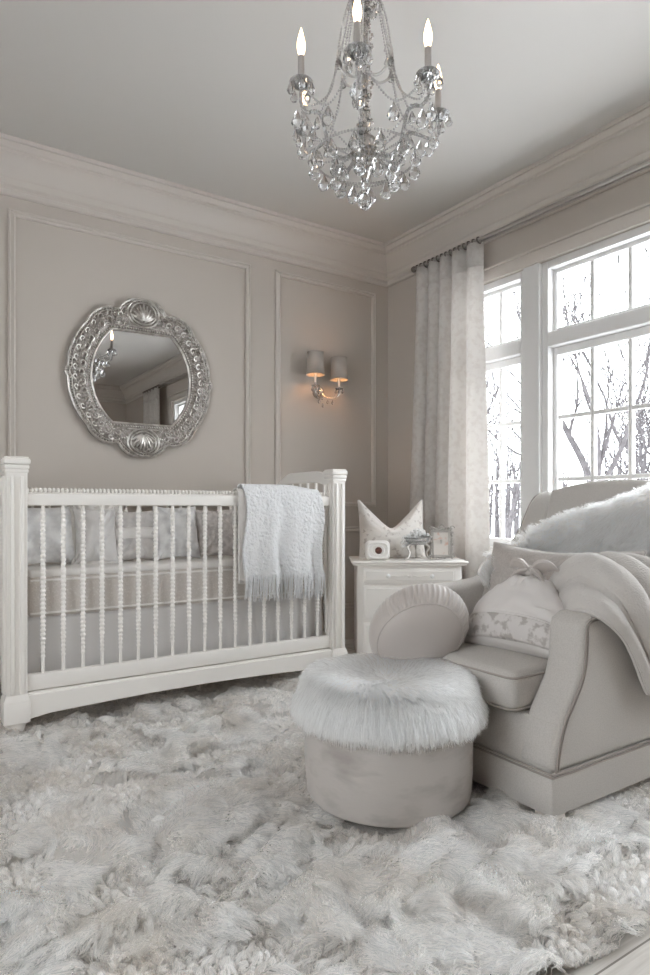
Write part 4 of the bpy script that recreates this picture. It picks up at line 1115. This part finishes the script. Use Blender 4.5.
# round pleated velvet pillow
rp = thing('round_pillow', 'round pleated pearl velvet pillow leaning on the armchair front', 'pillow', (1.48, 1.66, .40))
na, nb = 300, 48
al = np.linspace(0, 2 * PI, na + 1)[:-1]; be = np.linspace(-PI / 2, PI / 2, nb)
AL, BE = np.meshgrid(al, be, indexing='ij')
rr_ = .162 * np.sign(np.cos(BE)) * np.abs(np.cos(BE)) ** .74
hh = .100 * np.sign(np.sin(BE)) * np.abs(np.sin(BE)) ** .95
c0 = Vector((1.470, 1.645, .492)); axis = (Vector((-.66, -.75, 0)) + .12 * Vector((.8329, -.5534, 0)) + Vector((0, 0, -.42))).normalized()
long_ = (Vector((.8329, -.5534, 0)) * .80 + Vector((0, 0, .60))).normalized(); short_ = (Vector((.8329, -.5534, 0)) * -.60 + Vector((0, 0, .80))).normalized()
st = Matrix.Identity(3)
for ax_, k_ in ((long_, .09), (short_, -.08)):
    for i_ in range(3):
        for j_ in range(3): st[i_][j_] += k_ * ax_[i_] * ax_[j_]
q = (st @ axis.to_track_quat('Z', 'Y').to_matrix()).to_4x4(); q.translation = c0      # squashed a little where it leans
wz = np.stack([rr_ * np.cos(AL), rr_ * np.sin(AL), hh], -1) @ np.array(q)[:3, :3].T
lift = smooth(-.03, .07, wz[..., 2] + .35 * (wz @ np.array([.8329, -.5534, 0])))
band = smooth(.05, .35, rr_ / .158) * (1 - smooth(.54, .64, np.sin(BE)))
ple = .0026 * (1 - 2 * np.abs(np.sin(AL * 30 + .8 * np.sin(AL * 3))) ** .6) * band * smooth(.25, .8, np.abs(np.cos(BE)) + .1) * lift
rr_ = rr_ + ple
V = np.stack([rr_ * np.cos(AL), rr_ * np.sin(AL), hh + ple * .6], -1)
mb = MB().grid(V, cu=True)
obj('cover', mb.xf(q), M['velvet'], rp, sharp=180)
a_ = np.linspace(0, 2 * PI, 73)[:-1]; b_ = math.asin(.62)
rs, hs = .162 * math.cos(b_) ** .74, .100 * math.sin(b_) ** .95
obj('seam', MB().tube(np.stack([rs * np.cos(a_), rs * np.sin(a_), np.full_like(a_, hs)], -1), .0032, 6, True).xf(q), M['velvet'], rp)
obj('button', MB().ball((0, 0, -.100), .014, 10, (1, 1, .5)).xf(q), M['velvet'], rp)

# knit throw over the near arm
kt = thing('knit_throw', 'cream knitted throw bunched over the near arm of the armchair', 'throw blanket', (1.95, 1.2, .33))
C = np.array([
 [(1.83, 1.33, .44), (1.81, 1.305, .51), (1.77, 1.275, .552), (1.715, 1.21, .584), (1.715, 1.130, .570), (1.80, 1.112, .50), (1.905, 1.108, .335)],
 [(1.87, 1.415, .55), (1.86, 1.38, .625), (1.85, 1.31, .685), (1.82, 1.23, .692), (1.81, 1.122, .635), (1.89, 1.098, .50), (2.00, 1.094, .325)],
 [(1.94, 1.42, .56), (1.94, 1.37, .650), (1.94, 1.30, .712), (1.94, 1.21, .715), (1.94, 1.116, .645), (2.00, 1.092, .49), (2.10, 1.088, .315)],
 [(1.97, 1.42, .55), (1.98, 1.37, .640), (1.99, 1.29, .706), (2.01, 1.20, .708), (2.06, 1.112, .645), (2.12, 1.092, .48), (2.20, 1.088, .315)],
 [(2.00, 1.42, .54), (2.02, 1.36, .61), (2.04, 1.28, .660), (2.10, 1.20, .665), (2.20, 1.112, .630), (2.26, 1.096, .48), (2.30, 1.092, .325)]])
G = catmull(C, 110); G = np.swapaxes(catmull(np.swapaxes(G, 0, 1), 90), 0, 1)
N_ = nrm(np.cross(np.gradient(G, axis=0), np.gradient(G, axis=1)))
if N_[55, 45, 2] < 0: N_ = -N_
u = np.linspace(0, 1, 110)[:, None]; v = np.linspace(0, 1, 90)[None]
fold = .018 * (1 - 2 * np.abs(np.sin(u * PI * 4.0 + .5 * v + .6))) + .006 * np.sin(u * 2 * PI * 2.2 - 2 * v + 1)
G = G + N_ * (.010 + np.clip(-fold, -.010, 1) * smooth(0, .12, u))[..., None]
G = G + N_ * (.0045 * (fbm(G * 26, 2, 91) - .5))[..., None]
ob = obj('knit_cloth', MB().grid(G), M['knit'], kt, sharp=180)
md = ob.modifiers.new('t', 'SOLIDIFY'); md.thickness = .009; md.offset = 1
obj('hem', MB().tube(G[0] , .0065, 6).tube(G[:, -1], .0065, 6), M['knit'], kt)

# ============================================================================= POUFFE
oc = np.array([1.258, 1.545])
pf_ = thing('fur_pouffe', 'round cream velvet pouffe with a long white fur top', 'pouffe', (oc[0], oc[1], .012))
prof = [(.001, .020), (.190, .020), (.215, .024), (.236, .034), (.246, .042), (.250, .065), (.2535, .12), (.2545, .18), (.2535, .25), (.250, .31), (.243, .335), (.225, .345), (.001, .347)]
obj('drum', MB().lathe(catmull(prof, 60), (oc[0], oc[1], 0), 72, caps=False).noise(.004, 6, 3), M['ottoman'], pf_, sharp=180)
rr_ = np.array([.002, .05, .10, .14, .178, .208, .232, .251, .263, .266, .256]); zr = np.array([.368, .372, .382, .390, .392, .388, .376, .360, .344, .328, .316])
pc = catmull(np.stack([rr_, zr], -1), 40); a_ = np.linspace(0, 2 * PI, 97)
G = np.stack([oc[0] + pc[:, 0][:, None] * np.cos(a_), oc[1] + pc[:, 0][:, None] * np.sin(a_), np.repeat(pc[:, 1][:, None], 97, 1)], -1)
G[..., 2] += .010 * (fbm(G * 9, 2, 81) - .5)
cap = obj('fur_cap', MB().grid(G), M['furbase'], pf_, sharp=180)
P, N_, fi = sample_grid(G, 80000)
rad_ = P[:, :2] - oc; rn = np.linalg.norm(rad_, axis=1, keepdims=True); rh = rad_ / np.maximum(rn, 1e-4)
N_ = np.where(((N_[:, 2] + (N_[:, :2] * rh).sum(1)) < 0)[:, None], -N_, N_)
tang = np.stack([-rh[:, 1], rh[:, 0]], -1)
sw = (fbm(P * 5, 2, 82) - .5)[:, None] * 2.2 + .25
out = np.concatenate([rh * 1.0 + tang * sw, np.zeros((len(P), 1))], 1)
rw = smooth(.19, .252, rn)
D = N_ * (.55 - .25 * rw) + out * (.9 - .62 * rw) + RNG.normal(0, .12, P.shape)
D[:, 2] += -.80 * rw[:, 0]
Lh = (.046 + .026 * RNG.random(len(P))) * (1 - .18 * rw[:, 0]) * (1 - .35 * smooth(.12, .0, rn[:, 0]))
f_ = fur('fur_pile', P, D, Lh, M['furwhite'], cap, rad=.0010, K=6, droop=.38, curl=.015, clump=clumps(P, .013), clump_amt=.35, taper=.15)

# the sky's light is sampled through the window openings (portals give off no light of their own)
for nm, loc, wd_, hg_, rot in (('window_daylight', (XR + WT + .01, (WY0 + WY1) / 2, (WZ0 + WZ1) / 2), WY1 - WY0, WZ1 - WZ0, (0, PI / 2, 0)),
                               ('window_daylight', (XL - WT - .01, (LY0 + LY1) / 2, (.75 + 2.225) / 2), LY1 - LY0, 2.225 - .75, (0, -PI / 2, 0))):  # portal at the added left-wall window
    ld = bpy.data.lights.new(nm, 'AREA'); ld.shape = 'RECTANGLE'; ld.size = hg_; ld.size_y = wd_; ld.cycles.is_portal = True
    lo = bpy.data.objects.new(nm, ld); lo.location = loc; lo.rotation_euler = rot; COL.objects.link(lo)

# ============================================================================= WORLD, CAMERA
w = bpy.data.worlds.new('overcast_sky'); SC.world = w; w.use_nodes = True
bg = w.node_tree.nodes['Background']; bg.inputs[0].default_value = (.93, .965, 1.0, 1); bg.inputs[1].default_value = 6.0

cam = bpy.data.cameras.new('camera'); co = bpy.data.objects.new('camera', cam); COL.objects.link(co)
co.location = (0, 0, .9); co.rotation_euler = (PI / 2, 0, math.radians(-33.6))
cam.sensor_fit = 'HORIZONTAL'; cam.sensor_width = 36; cam.lens = 36 * 648 / 650; cam.shift_y = .03; cam.clip_start = .05
SC.camera = co
vs = SC.view_settings; vs.view_transform = 'Standard'; vs.look = 'None'; vs.gamma = 1; vs.use_curve_mapping = False
vs.exposure = 0.82
cy_ = SC.cycles
cy_.use_denoising = True; cy_.denoiser = 'OPENIMAGEDENOISE'
cy_.max_bounces = 16; cy_.diffuse_bounces = 8; cy_.glossy_bounces = 6; cy_.transmission_bounces = 10; cy_.transparent_max_bounces = 16
cy_.sample_clamp_indirect = 6; cy_.caustics_reflective = False; cy_.caustics_refractive = False
